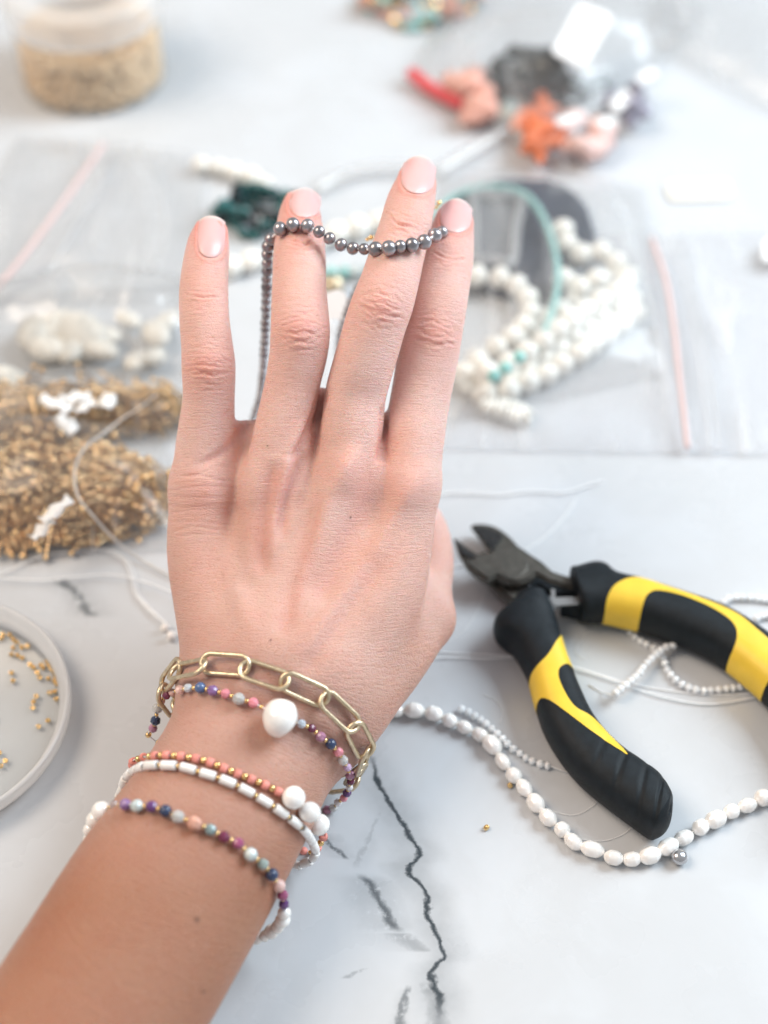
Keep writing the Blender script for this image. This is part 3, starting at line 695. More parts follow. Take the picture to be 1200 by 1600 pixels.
def string(parent, pts, r=0.00022, mat='thread', closed=False, name='thread', sides=6):
    return mesh_obj(name, tube_mesh(name, pts, r, sides, closed), M[mat], parent)
def skin_at(px, py, r):                  # centre of a bead of radius r resting on the skin
    h = on_skin(px, py)
    if h is None: return None
    d = (h[0] - CAMP).normalized(); c = max(0.45, abs(d.dot(h[1])))
    return h[0] - d * (r / c)
def place(p, r):
    if len(p) > 2 and p[2]: return unp(p[0], p[1], p[2])
    q = skin_at(p[0], p[1], r); return q if q is not None else unp(p[0], p[1], 425)
def R_(px, d=410): return px / FPX * d * MM

# --- gold paper-clip chain
def link_mesh(L, W, t):
    pts = []; n = 10; rr = W / 2
    for k in range(n + 1):
        a = -math.pi / 2 + math.pi * k / n; pts.append((L / 2 - rr + rr * math.cos(a), rr * math.sin(a), 0))
    for k in range(n + 1):
        a = math.pi / 2 + math.pi * k / n; pts.append((-L / 2 + rr + rr * math.cos(a), rr * math.sin(a), 0))
    V = []; F = []; pts = np.array(pts); N = len(pts)
    for i in range(N):
        T = pts[(i + 1) % N] - pts[i - 1]; T /= np.linalg.norm(T); out = np.array([T[1], -T[0], 0])
        for k in range(8):
            a = 2 * math.pi * (k + 0.5) / 8; s = 1.12 / max(abs(math.cos(a)), abs(math.sin(a))) ** 0.6
            V.append(pts[i] + t / 2 * s * (math.cos(a) * out + math.sin(a) * np.array([0, 0, 1])))
    for i in range(N):
        j = (i + 1) % N
        for k in range(8): F.append((i * 8 + k, i * 8 + (k + 1) % 8, j * 8 + (k + 1) % 8, j * 8 + k))
    return from_data('link', V, F)
def gold_chain():
    spec = [(257, 1085, 428), (266, 1056, 424), (296, 1046), (352, 1038), (418, 1057), (484, 1081), (533, 1115), (557, 1147), (570, 1174, 420), (560, 1202, 431), (540, 1222, 443), (470, 1215, 452), (380, 1175, 452), (300, 1125, 443)]
    pts = catmull([np.array(place(p, 0.0014)) for p in spec], 16, True); P = Path(pts, True)
    t = empty('chain_bracelet', P.at(0)); tag(t, 'matte gold chain bracelet of long oval links round the wrist', 'bracelet')
    n = round(P.len / 0.0112); pitch = P.len / n; me = link_mesh(pitch + 0.0022, 0.0053, 0.00122)
    me.materials.append(M['gold_dull'])
    s0 = 0.0
    # start so that a link is centred at the photographed spot
    best = min(np.linspace(0, P.len, 800), key=lambda s: np.linalg.norm(P.at(s) - np.array(place((352, 1038), 0.0014)))); s0 = best
    for i in range(n):
        s = (s0 + i * pitch) % P.len; c = Vector(P.at(s))
        T = Vector(P.at((s + pitch / 2) % P.len) - P.at((s - pitch / 2) % P.len)).normalized()
        hit = bvh_hand.find_nearest(c); Nn = (c - hit[0]).normalized() if hit[0] else Vector((0, 0, 1))
        if Nn.dot(hit[1]) < 0: Nn = -Nn
        Nn = (Nn - T * Nn.dot(T)).normalized(); B = Nn.cross(T)
        a = math.radians(14 if i % 2 else -14); Nn, B = Nn * math.cos(a) + B * math.sin(a), B * math.cos(a) - Nn * math.sin(a)
        m = Matrix((T, B, Nn)).transposed().to_4x4(); m.translation = c + Nn * (0.0003 if i % 2 else -0.0001)
        o = bpy.data.objects.new('link', me); COL.objects.link(o); o.parent = t; o.matrix_parent_inverse = Matrix.Translation(-t.location); o.matrix_basis = m
gold_chain()

def bead_bracelet(name, label, seq, back, back_kinds, back_r=0.0014, spacer_r=R_(3.4), thread='thread'):
    """seq: (px, py, r_px, shape, material[, depth]); loop closed behind the arm through back points."""
    C = [(place((e[0], e[1], e[5] if len(e) > 5 else None), R_(e[2])), R_(e[2]), e[3], e[4]) for e in seq]
    t = empty(name, C[0][0]); tag(t, label, 'bracelet')
    loop = catmull([np.array(c[0]) for c in C] + [np.array(unp(*b)) for b in back], 6, True); string(t, loop, 0.00018, thread, True)
    for i, (c, r, sh, mt) in enumerate(C):
        a = C[max(i - 1, 0)][0]; b = C[min(i + 1, len(C) - 1)][0]; ax = (b - a).normalized()
        nm = 'pearl' if sh in ('pearl', 'baroque', 'rice') else 'bead'
        bead(t, nm, sh, mt, c, ax, r, r * (1.0 if sh != 'baroque' else 1.02), 1.0)
        if i + 1 < len(C):
            n, rn = C[i + 1][0], C[i + 1][1]; gap = (n - c).length - (r + rn) * 0.9
            if mt in ('pearl',) and C[i + 1][3] in ('pearl',): continue
            if mt == 'gold' or C[i + 1][3] == 'gold': continue
            if gap > 0.0004:
                m = c + (n - c).normalized() * (r * 0.9 + gap / 2)
                bead(t, 'bead', 'barrel', 'gold', m, n - c, min(spacer_r, max(gap * 0.62, 0.0005)))
    k = len(C); bp = Path(catmull([np.array(C[-1][0])] + [np.array(unp(*b)) for b in back] + [np.array(C[0][0])], 10)); s = C[-1][1] + back_r; i = 0
    while s < bp.len - C[0][1] - back_r:
        mt = back_kinds[i % len(back_kinds)]; i += 1
        bead(t, 'bead', 'pearl' if mt == 'pearl' else ('small' if mt in ('gold', 'coral') else 'facet'), mt, Vector(bp.at(s)), bp.tan(s), back_r * (0.62 if mt == 'gold' else 1)); s += back_r * 1.9
    return t
g = 'facet'
bead_bracelet('gemstone_bracelet', 'thin bracelet of mixed gems with one large white baroque pearl on top', [
    (232, 1148, 5, 'barrel', 'gold', 442), (239, 1138, 8, g, 'mauve', 439), (243, 1126, 9, g, 'navy', 436), (246, 1107, 9, g, 'clear', 432), (252, 1095, 7, g, 'pale_pink', 428), (260, 1087, 7, g, 'burgundy', 425), (269, 1082, 7, g, 'pale_pink'), (281, 1078, 8, g, 'pale_pink'), (294, 1075, 7.5, g, 'pale_blue'),
    (313, 1074.6, 9, 'ball', 'blue'), (332.5, 1079, 9, g, 'purple'), (352.5, 1084, 8, g, 'pink'), (373, 1092, 10, g, 'clear'), (396, 1098, 8.5, g, 'pink'), (436.7, 1119.6, 29.5, 'baroque', 'pearl'), (471, 1131, 7.5, g, 'pale_blue'), (487.5, 1138, 7, g, 'burgundy'), (501, 1151, 8.5, g, 'mauve'), (517, 1162.5, 9, 'ball', 'navy'),
    (529, 1175, 8, g, 'pink'), (536, 1188, 8.5, g, 'clear'), (543, 1199, 7, g, 'lilac'), (547, 1211, 8.5, g, 'mauve', 428), (548, 1221, 7, g, 'burgundy', 432), (546, 1230, 6.5, g, 'white', 435), (542, 1239, 8, g, 'dark_purple', 438), (537, 1247, 7, g, 'pink', 440), (528, 1254, 7, g, 'white', 442), (521, 1262, 7.5, g, 'clear', 444)],
    [(480, 1270, 449), (400, 1240, 450), (310, 1190, 449), (255, 1165, 446)], ['mauve', 'gold', 'clear', 'gold', 'pink', 'gold', 'navy', 'gold'])
coral_path = Path(catmull([np.array(p, float) for p in [(208, 1190, 0), (222, 1183.5, 0), (241, 1181, 0), (262, 1180, 0), (285, 1182, 0), (319, 1188, 0), (352, 1201, 0), (384, 1214, 0), (412, 1225.5, 0), (445, 1242, 0)]], 8))
seq = []; s = 0; i = 0
while s < coral_path.len:
    x, y, _ = coral_path.at(s); e = [x, y, 6.8 if i % 2 == 0 else 5.6, 'barrel' if i % 2 == 0 else 'small', 'coral' if i % 2 == 0 else 'gold']
    if x < 228: e.append(414 + (228 - x) * 0.35)
    seq.append(tuple(e)); s += 11.6 if x > 260 else 9; i += 1
seq += [(458, 1246, 17.5, 'pearl', 'pearl'), (475, 1257, 4.5, 'small', 'gold'), (484, 1269, 16.5, 'pearl', 'pearl'), (493, 1277, 4.5, 'small', 'gold', 417), (498, 1288, 17.5, 'pearl', 'pearl', 420), (505, 1307, 7.5, 'barrel', 'coral', 426), (501, 1317, 6, 'small', 'gold', 429), (496, 1325, 7, 'barrel', 'coral', 432)]
bead_bracelet('coral_bracelet', 'coral pink and gold seed bead bracelet with three white pearls', seq, [(480, 1331, 436), (400, 1300, 441), (300, 1250, 441), (215, 1212, 431)], ['coral', 'gold'], 0.0012)
# white tubes
def tube_bracelet():
    spec = [(190, 1246, 424), (191, 1232, 419), (196, 1217, 414), (206, 1206, 409), (226, 1197), (252, 1195.6), (281.6, 1197.7), (311, 1206), (343, 1216), (373.5, 1229), (402.6, 1245), (430, 1262), (455, 1280), (475, 1297), (487, 1315, 414), (493, 1331, 419), (487, 1343, 423), (475, 1349, 426), (462, 1351, 429), (420, 1335, 434), (330, 1290, 438), (240, 1258, 434)]
    rr = R_(7.2); P = Path(catmull([np.array(place(p, rr)) for p in spec], 10, True), True)
    t = empty('tube_bead_bracelet', P.at(0)); tag(t, 'white tube bead bracelet below the coral one', 'bracelet')
    string(t, P.p[:-1], 0.00018, 'thread', True)
    L, G = 0.0042, 0.00125; n = round(P.len / (L + G)); pitch = P.len / n
    for i in range(n):
        s = i * pitch; c = Vector(P.at(s)); ax = Vector(P.at((s + .001) % P.len) - P.at((s - .001) % P.len))
        bead(t, 'tube_bead', 'tube', 'white_tube', c, ax, rr * random.uniform(0.95, 1.03), L / 2 * random.uniform(0.96, 1.02))
        s = (i + .5) * pitch; bead(t, 'bead', 'barrel', 'gold', Vector(P.at(s)), Vector(P.tan(s)), R_(3.6), R_(3.0))
tube_bracelet()
bead_bracelet('gem_and_pearl_bracelet', 'bracelet of faceted gems ending in white pearls, nearest the elbow', [
    (141, 1312, 10, 'pearl', 'pearl', 413), (141, 1297, 11, 'pearl', 'pearl', 409), (148, 1281, 14, 'pearl', 'pearl', 404), (160, 1266, 15, 'pearl', 'pearl', 400), (178.5, 1258, 8, g, 'smoky', 397), (196, 1257, 9.5, g, 'purple'), (214, 1259, 10, g, 'aqua'), (237, 1260, 9, g, 'dark_purple'), (258.6, 1267, 9.5, 'ball', 'navy'), (278, 1276, 10, g, 'clear'),
    (304, 1286, 11.5, g, 'peach'), (329, 1296, 9, g, 'teal'), (350, 1307.6, 9, g, 'burgundy'), (372, 1317.7, 9, g, 'magenta'), (392, 1335, 10.5, g, 'aqua'), (411, 1350, 9, g, 'grey_green'), (425, 1366.6, 10, 'ball', 'navy'), (436, 1384, 10, 'ball', 'pale_pink', 396), (442, 1399, 9, g, 'magenta', 398), (443.5, 1413, 8.5, g, 'dark_purple', 400),
    (444, 1426, 10, 'pearl', 'pearl', 402), (441, 1438, 10.5, 'pearl', 'pearl', 404), (434, 1448, 10.5, 'pearl', 'pearl', 406), (424, 1456, 10.5, 'pearl', 'pearl', 408), (413, 1462, 10.5, 'pearl', 'pearl', 409), (401, 1465, 10.5, 'pearl', 'pearl', 410)],
    [(370, 1458, 412), (290, 1425, 418), (200, 1370, 422), (150, 1325, 418)], ['pearl'], 0.0019)

# --- grey pearl strand over the fingers
def grey_strand():
    mid = 443
    top = [(690, 363, 10, 450), (679, 368, 11.5, 444), (662.5, 378, 11), (643, 383, 11), (626, 385.5, 10), (607, 387.5, 11.5), (587, 389.5, 11, 434), (569.5, 390, 9.5, 439), (551, 388, 10, 441), (532.5, 382.5, 10, 442), (515.5, 373, 10, 442), (499.5, 362.5, 10, 441), (480, 353, 11), (458, 351, 11), (438, 358, 10.5), (423, 373, 10, 452)]
    C = [(place((e[0], e[1], e[3] if len(e) > 3 else None), R_(e[2], 440)), R_(e[2], 440)) for e in top]
    t = empty('grey_pearl_strand', C[0][0]); tag(t, 'strand of small dark grey pearls draped over two fingertips', 'pearl strand')
    P = [np.array(c[0]) for c in C]
    hang = Path(catmull([np.array(unp(*q)) for q in [(423, 373, 452), (418, 390, 456), (417.5, 420, 462), (416, 470, 472), (414, 530, 484), (411, 580, 494), (405, 622, 502), (398, 645, 507), (396, 665, 510), (430, 690, 516)]], 12))
    beads = []; s = C[-1][1] * 2
    while s < hang.len:
        f = s / hang.len; r = 0.00185 * (1 - f) + 0.00095 * f; beads.append((Vector(hang.at(s)), r)); s += r * 1.85
    back = Path(catmull([np.array(unp(*q)) for q in [(689, 363, 455), (684, 372, 468), (650, 395, 482), (600, 420, 490), (566, 440, 494), (545, 480, 500), (530, 530, 506), (525, 600, 514), (500, 660, 520), (430, 690, 516)]], 12))
    bb = []; s = C[0][1] * 1.9
    while s < back.len - 0.002:
        f = s / back.len; r = 0.00175 * (1 - f) + 0.00095 * f; bb.append((Vector(back.at(s)), r)); s += r * 1.9
    seq = bb[::-1] + C + beads
    string(t, [np.array(c) for c, _ in seq], 0.0003, 'thread')
    for i, (c, r) in enumerate(seq):
        a, b = seq[max(i - 1, 0)][0], seq[min(i + 1, len(seq) - 1)][0]
        bead(t, 'pearl', 'grey', 'grey_pearl', c, b - a, r * random.uniform(1.0, 1.12), r * random.uniform(0.94, 1.02))
    for q in ((686, 317, 473, 4), (682, 324, 474, 3), (580, 371, 462, 4), (574, 374, 463, 3)):
        bead(t, 'clasp', 'barrel', 'gold', unp(q[0], q[1], q[2]), (0.3, 0.5, 0.2), R_(q[3], 470))
grey_strand()

# ------------------------------------------------------------------ side cutters on the table
M['rubber'] = pm('black_rubber', (0.008, 0.012, 0.016), 0.50, var=0.25, var_scale=400, bump=0.35, bump_scale=3500, spec=0.28)
M['yellow'] = pm('yellow_rubber', (0.84, 0.57, 0.055), 0.40, var=0.06, var_scale=120, bump=0.20, bump_scale=2500, sss=0.05, sss_scale=0.001)
M['steel'] = pm('dark_steel', (0.125, 0.118, 0.105), 0.42, 0.7, var=0.22, var_scale=350, bump=0.15, bump_scale=1800)
M['steel_dark'] = pm('blackened_steel', (0.05, 0.05, 0.052), 0.42, 0.7, var=0.3, var_scale=500, bump=0.2, bump_scale=1500)
M['spring'] = pm('bright_steel', (0.62, 0.63, 0.64), 0.28, 1.0)
def inpoly(X, Y, poly):
    r = np.zeros(X.shape, bool); n = len(poly); j = n - 1
    for i in range(n):
        xi, yi = poly[i]; xj, yj = poly[j]
        c = ((yi > Y) != (yj > Y)) & (X < (xj - xi) * (Y - yi) / (yj - yi + 1e-12) + xi); r ^= c; j = i
    return r
def smooth_poly(pts, z, n=6): return [(p[0], p[1]) for p in catmull([np.array(tab(*q, z)) for q in pts], n, True)]
def grip(parent, pairs, hz, zc, yellow, black, ridges, flip):
    ZT = zc + hz * 0.75
    Lp = catmull([np.array(tab(*a, zc)) for a, b in pairs], 26); Rp = catmull([np.array(tab(*b, zc)) for a, b in pairs], 26)
    n, K = len(Lp), 128; V = np.zeros((n, K, 3)); TH = np.linspace(0, 2 * math.pi, K, endpoint=False)
    C = (Lp + Rp) / 2; H = (Rp - Lp) / 2; hw = np.linalg.norm(H, axis=1)
    s = np.linspace(0, 1, n)
    cap = np.minimum(1, np.sqrt(np.clip(s / 0.035, 0, 1) * 1.0)) * np.minimum(1, np.sqrt(np.clip((1 - s) / 0.05, 0, 1)))
    for i in range(n):
        ce, se = np.cos(TH), np.sin(TH); e = 0.82
        cx = np.sign(ce) * np.abs(ce) ** e; sz = np.sign(se) * np.abs(se) ** e
        k = cap[i]
        rz = hz * (0.80 + 0.20 * min(1, hw[i] / 0.008))
        rel = 0.0
        if ridges:                       # moulded folds near the butt end
            q = (s[i] - 0.62) / 0.36
            if 0 < q < 1:
                ph = q * 5.2 + 0.55 * cx * (1 if not flip else -1)
                rel = -0.00055 * np.maximum(0, np.sin(2 * math.pi * ph)) ** 3 * min(1, q * 2.5) * np.clip(sz + 0.9, 0, 1) * (0.5 + 0.5 * q)
        V[i] = C[i] + H[i] * (cx * k)[:, None] + np.array([0, 0, 1.0]) * ((rz * k + rel) * sz)[:, None]
    # flatten so that it lies on the table
    V[..., 2] = np.maximum(V[..., 2], 0.0006)
    V = V.reshape(-1, 3)
    idx = np.arange(n * K).reshape(n, K)
    Q = np.stack([idx[:-1, :], np.roll(idx, -1, 1)[:-1, :], np.roll(idx, -1, 1)[1:, :], idx[1:, :]], -1).reshape(-1, 4)
    cen = V[Q].mean(1); msk = inpoly(cen[:, 0], cen[:, 1], smooth_poly(yellow, ZT)) & (cen[:, 2] > zc - hz * 0.55)
    for b in black: msk &= ~inpoly(cen[:, 0], cen[:, 1], smooth_poly(b, ZT))
    nrm = np.zeros_like(V); fn = np.cross(V[Q[:, 2]] - V[Q[:, 0]], V[Q[:, 3]] - V[Q[:, 1]])
    for c in range(4):
        for k in range(3): nrm[:, k] += np.bincount(Q[:, c], fn[:, k], len(V))
    nrm /= np.linalg.norm(nrm, axis=1)[:, None] + 1e-15
    if (nrm * (V - np.repeat(C, K, 0))).sum() < 0: nrm = -nrm; Q = Q[:, ::-1]
    g = mesh_obj('grip', from_np('grip', V, Q), M['rubber'], parent)
    yq = Q[msk]; used, inv = np.unique(yq, return_inverse=True); yv = V[used].copy()
    # ease the rim of the inlay onto its outline
    fi = inv.reshape(-1, 4); E = np.sort(np.concatenate([fi[:, [k, (k + 1) % 4]] for k in range(4)]), 1)
    ue, ct = np.unique(E, axis=0, return_counts=True); rim = np.unique(ue[ct == 1])
    segs = []
    for pl in [yellow] + black:
        pp = np.array(smooth_poly(pl, ZT, 14)); segs.append(np.stack([pp, np.roll(pp, -1, 0)], 1))
    segs = np.concatenate(segs); A2, B2 = segs[:, 0], segs[:, 1]; D2 = B2 - A2
    gb = BVHTree.FromObject(g, bpy.context.evaluated_depsgraph_get())
    for r_ in rim:
        q2 = yv[r_, :2]; tt = np.clip(((q2 - A2) * D2).sum(1) / ((D2 * D2).sum(1) + 1e-15), 0, 1); cp = A2 + D2 * tt[:, None]
        dd = np.linalg.norm(cp - q2, axis=1); m_ = dd.argmin()
        if dd[m_] < 0.0011 and yv[r_, 2] > zc - hz * 0.45:
            hp = gb.find_nearest(Vector((cp[m_, 0], cp[m_, 1], yv[r_, 2])))
            if hp[0] is not None: yv[r_] = np.array(hp[0])
    yv += nrm[used] * 0.00016
    y = mesh_obj('grip_inlay', from_np('grip_inlay', yv, inv.reshape(-1, 4)), M['yellow'], g)
    y.matrix_parent_inverse = Matrix.Identity(4) if False else y.matrix_parent_inverse
    y['label'] = 'yellow band moulded into the black grip'
    return g
def plate(name, pts, z0, z1, mat, parent, bev=0.0007, taper=None):
    P = [tab(*p, (z0 + z1) / 2) for p in pts]; bm = bmesh.new()
    vs = [bm.verts.new((p.x, p.y, z0)) for p in P]; f = bm.faces.new(vs)
    r = bmesh.ops.extrude_face_region(bm, geom=[f]); top = [v for v in r['geom'] if isinstance(v, bmesh.types.BMVert)]
    for v in top: v.co.z = z1
    bmesh.ops.recalc_face_normals(bm, faces=bm.faces[:])
    bmesh.ops.bevel(bm, geom=[e for e in bm.edges if abs(e.verts[0].co.z - e.verts[1].co.z) < 1e-6], offset=bev, segments=2, affect='EDGES')
    if taper:                            # thin the jaw towards its tip
        t = tab(*taper[0], z0); L = taper[1]
        for v in bm.verts:
            d = min(1, math.hypot(v.co.x - t.x, v.co.y - t.y) / L); zc = (z0 + z1) / 2; v.co.z = zc + (v.co.z - zc) * (0.35 + 0.65 * d)
    me = bpy.data.meshes.new(name); bm.to_mesh(me); bm.free()
    return mesh_obj(name, me, mat, parent)
def cutters():
    t = empty('side_cutters', tab(802, 880)); tag(t, 'open side cutting pliers with black and yellow rubber grips', 'pliers')
    lower = plate('jaw', [(736, 824), (741, 821), (756, 821.5), (770, 825), (781, 831), (790, 838), (800, 848), (812, 862), (815, 885), (828, 926), (818, 945), (799, 945), (780, 930), (763, 912), (770, 885), (769, 865), (753, 845)], 0.0022, 0.0068, M['steel'], t, 0.0008, ((736, 824), 0.016))
    upper = plate('jaw', [(709, 842), (725, 854), (746, 869.5), (757, 864.5), (767, 868.5), (775, 860), (786, 854.5), (798, 853.5), (811, 859), (830, 872), (846, 882), (862, 897), (895, 908), (897, 925), (880, 921), (858, 914), (838, 903), (828, 911), (812, 916), (795, 914), (778, 905), (766, 911), (760, 911), (745, 901), (730, 888), (717, 867)], 0.0071, 0.0112, M['steel'], t, 0.0008, ((709, 842), 0.016))
    plate('cutting_face', [(738, 824.5), (745, 822.5), (768, 826), (787, 838), (778, 848), (769, 861)], 0.0069, 0.0074, M['steel_dark'], lower, 0.0002)
    plate('cutting_face', [(711, 844.5), (724, 854), (745, 870), (737, 874), (722, 866)], 0.0107, 0.0113, M['steel_dark'], upper, 0.0002)
    piv = mesh_obj('pivot', lathe_mesh('pivot', [(0, 0.00012), (0.0044, 0.00012), (0.0045, 0.00012), (0.00465, 0.00006), (0.0047, 0.00002), (0.0048, -0.0004)], 40), M['steel'], t)
    piv.matrix_basis = Matrix.Translation(tab(802, 882, 0.0112))
    # leaf spring between the handles
    a, b = tab(862, 938, 0.0075), tab(918, 944, 0.0075); d = (b - a); sp = []
    plate('spring', [(864, 934), (914, 932), (916, 943), (866, 947)], 0.0103, 0.0109, M['spring'], t, 0.0002)
    plate('spring', [(860, 926), (866, 926), (868, 950), (862, 950)], 0.0070, 0.0112, M['spring'], t, 0.0002)
    lo = [((806, 936), (850, 931)), ((797, 953), (860, 950)), ((773, 972), (868, 968)), ((774, 993), (874, 990)), ((798, 1011), (880, 1012)), ((814, 1035), (887, 1034)), ((826, 1062), (896, 1057)), ((835, 1095), (908, 1086)), ((850, 1140), (924, 1120)), ((875, 1182), (944, 1148)), ((905, 1218), (971, 1175)), ((940, 1248), (1001, 1196)), ((980, 1278), (1029, 1217)), ((1010, 1299), (1046, 1243)), ((1034, 1309), (1056, 1272))]
    grip(t, lo, 0.0082, 0.0085, [(815, 1062), (853, 1031), (871, 1001), (884, 980), (900, 1034), (884, 1040), (872, 1053), (876, 1075), (897, 1109), (932, 1128), (978, 1178), (966, 1176), (923, 1148), (884, 1118), (853, 1092), (842, 1088), (826, 1100)], [], True, False)
    up = [((902, 948), (884, 898)), ((912, 963), (900, 894)), ((932, 965), (925, 887)), ((950, 966), (943, 890)), ((970, 970), (960, 904)), ((1005, 979), (1000, 914)), ((1070, 1003), (1065, 934)), ((1120, 1028), (1120, 952)), ((1165, 1062), (1165, 975)), ((1205, 1102), (1225, 1020)), ((1240, 1165), (1280, 1085)), ((1260, 1230), (1320, 1170)), ((1280, 1280), (1330, 1240)), ((1297, 1305), (1326, 1285))]
    grip(t, up, 0.0082, 0.0085, [(958, 976), (947, 949), (952, 929), (968, 915), (1000, 905), (1040, 918), (1090, 936), (1148, 961), (1180, 987), (1213, 1020), (1210, 1050), (1183, 1078), (1158, 1070), (1122, 1036), (1070, 1010), (1005, 986)], [[(1004, 948), (1012, 934), (1030, 929), (1070, 938), (1113, 957), (1143, 979), (1150, 1001), (1140, 1022), (1122, 1027), (1095, 1018), (1070, 1003), (1010, 979), (1002, 964)]], True, True)
    plate('spring_slot', [(884, 944), (912, 950), (916, 962), (876, 954)], 0.0030, 0.0100, M['rubber'], t, 0.0006)
    plate('spring_slot', [(838, 905), (862, 914), (900, 924), (905, 934), (868, 934), (840, 918), (826, 922)], 0.0060, 0.0100, M['rubber'], t, 0.0006)
cutters()

# ------------------------------------------------------------------ strands, threads and loose beads on the table
def bead_strand(name, label, px, zs, shape, mat, r, length, gap=0.0002, part='bead', jit=0.06, thread=True, cat='bead strand', ends=None, group=None):
    P = Path(catmull([np.array(tab(p[0], p[1], (p[2] if len(p) > 2 else zs))) for p in px], 12))
    t = empty(name, Vector(P.at(0))); tag(t, label, cat, group)
    if thread:
        pts = P.p
        if ends: pts = np.array([np.array(tab(*e)) for e in ends[0]] + list(pts) + [np.array(tab(*e)) for e in ends[1]])
        string(t, pts, 0.00020, 'thread')
    s = length
    while s < P.len - length * 0.5:
        k = random.uniform(1 - jit, 1 + jit); kl = random.uniform(1 - jit * 1.6, 1 + jit * 1.6)
        c = Vector(P.at(s)); ax = Vector(P.tan(s)) + Vector((random.gauss(0, .05), random.gauss(0, .05), random.gauss(0, .03)))
        c += Vector((random.gauss(0, r * .06), random.gauss(0, r * .06), (k - 1) * r))
        bead(t, part, shape, random.choice(mat) if isinstance(mat, (list, tuple)) else mat, c, ax, r * k, length * kl); s += length * (kl + 1) + gap
    return t
bead_strand('rice_pearl_strand', 'long strand of white rice pearls curving below the pliers', [(545, 1122), (590, 1110), (625, 1110), (653, 1111), (681, 1116), (707, 1127), (731, 1138), (757, 1153), (775, 1173), (790, 1195), (806, 1215), (822, 1235), (838, 1255), (860, 1279), (882, 1300), (905, 1320), (934, 1331), (967, 1341), (1002, 1341), (1032, 1330), (1056, 1316), (1082, 1300), (1107, 1285), (1136, 1271), (1170, 1257), (1195, 1247), (1225, 1238), (1265, 1232)],
            0.0025, 'rice', 'pearl', 0.00235, 0.00295, -0.00035, 'pearl', 0.13, cat='pearl strand')
MS = dict(shape='facet', mat='moon', r=0.00130, length=0.0011, gap=0.0001, jit=0.08)
bead_strand('moonstone_strand', 'short strand of tiny clear moonstone beads between pliers grip and rice pearls', [(716, 1106), (745, 1121), (775, 1144), (790, 1160), (805, 1172), (835, 1190), (860, 1197)], 0.0013, ends=([], [(875, 1203, .0008), (893, 1209, .0003)]), **MS)
bead_strand('moonstone_strand', 'moonstone bead strand slanting up to the right handle from a loose thread end', [(958, 1086), (985, 1065), (1000, 1050), (1015, 1032), (1030, 1018), (1050, 1008), (1085, 1002), (1130, 1000)], 0.0040, ends=([(920, 1070, .0003), (940, 1082, .0003)], []), **MS)
bead_strand('moonstone_strand', 'moonstone bead strand looping under the right handle', [(975, 975), (985, 988), (1000, 1000), (1020, 1012), (1035, 1025), (1042, 1045), (1055, 1062), (1075, 1074), (1100, 1079), (1130, 1076), (1160, 1073), (1200, 1062), (1240, 1040)], 0.0013, **MS)
bead_strand('moonstone_strand', 'moonstone bead strand behind the right handle at the photo edge', [(1127, 944), (1140, 935), (1165, 934), (1200, 937), (1240, 945), (1225, 962), (1195, 962), (1180, 968)], 0.0013, **MS)
def thread(label, px, z=0.0004, r=0.00022, mat='thread', name='thread', cat='thread', group=None, n=10):
    o = string(None, catmull([np.array(tab(p[0], p[1], p[2] if len(p) > 2 else z)) for p in px], n), r, mat, name=name); return tag(o, label, cat, group)
thread('upper of two white threads running right from hand under pliers', [(560, 1010), (700, 1020), (810, 1026), (890, 1040), (975, 1066), (1050, 1080), (1120, 1086), (1185, 1082), (1270, 1066)], r=0.000250)
thread('lower of two white threads sagging toward the right handle', [(560, 1030), (700, 1027), (760, 1029), (815, 1028), (900, 1045), (980, 1071), (1040, 1090), (1110, 1100), (1190, 1088), (1270, 1074)], 0.0009, r=0.000250)
thread('fine thread rising from thumb knuckle to the jaws', [(700, 1003), (730, 980), (748, 950), (762, 918)], r=0.000084, mat='nylon')
thread('fine clear thread curl between the plier handles', [(990, 990), (960, 974), (930, 980), (908, 1000), (900, 1020), (915, 1030)], r=0.000091, mat='nylon')
thread('white thread beside upper handle ending at moonstones', [(1020, 988), (1000, 986), (975, 980), (945, 968), (930, 960)], r=0.000126)
thread('thin white thread arc left of the lower grip', [(850, 1258), (872, 1270), (900, 1273), (925, 1260), (935, 1248)], r=0.000098)
thread('thin white thread arc below the lower grip end', [(900, 1310), (940, 1314), (970, 1305), (990, 1290), (1005, 1275)], r=0.000098)
thread('fine thread curl above the moonstone end', [(755, 1085), (775, 1095), (785, 1112), (781, 1130)], r=0.000091, mat='nylon')
thread('fuzzy white cotton thread lying behind the plier jaws', [(680, 773, .001), (720, 770, .001), (780, 773, .001), (830, 768, .001), (880, 770, .001), (915, 760, .001), (942, 752, .001)], r=0.000294)
thread('short white thread end behind the lower jaw tip', [(685, 893), (705, 886), (730, 884)], r=0.000280)
thread('faint thread slanting away behind the jaws', [(820, 860), (850, 840), (880, 810), (900, 780)], r=0.000210, mat='nylon')
thread('white thread curving down to two small pearls left of wrist', [(-40, 872), (60, 868), (130, 861), (170, 864), (195, 878), (206, 905), (210, 925), (230, 950), (258, 975), (276, 1002)], 0.0006, r=0.000294)
thread('second white thread strand beside the first left of wrist', [(-40, 905), (10, 893), (45, 876), (80, 866), (140, 859), (178, 862), (202, 880), (212, 906), (216, 928), (236, 952), (260, 975)], 0.0013, r=0.000252)
thread('white thread crossing over marble toward the hand edge', [(-40, 900), (60, 906), (120, 901), (175, 898), (230, 911), (290, 935)], 0.0022, r=0.000238)
thread('translucent nylon cord looping over the gold pins', [(243, 618, .028), (220, 636, .024), (190, 655, .021), (158, 680, .021), (132, 700, .022), (117, 735, .022), (122, 775, .020), (145, 806, .016), (178, 842, .008), (212, 869, .002), (262, 898, .001), (300, 915, .001)], r=0.000434, mat='grey_nylon', name='nylon_cord', cat='cord')
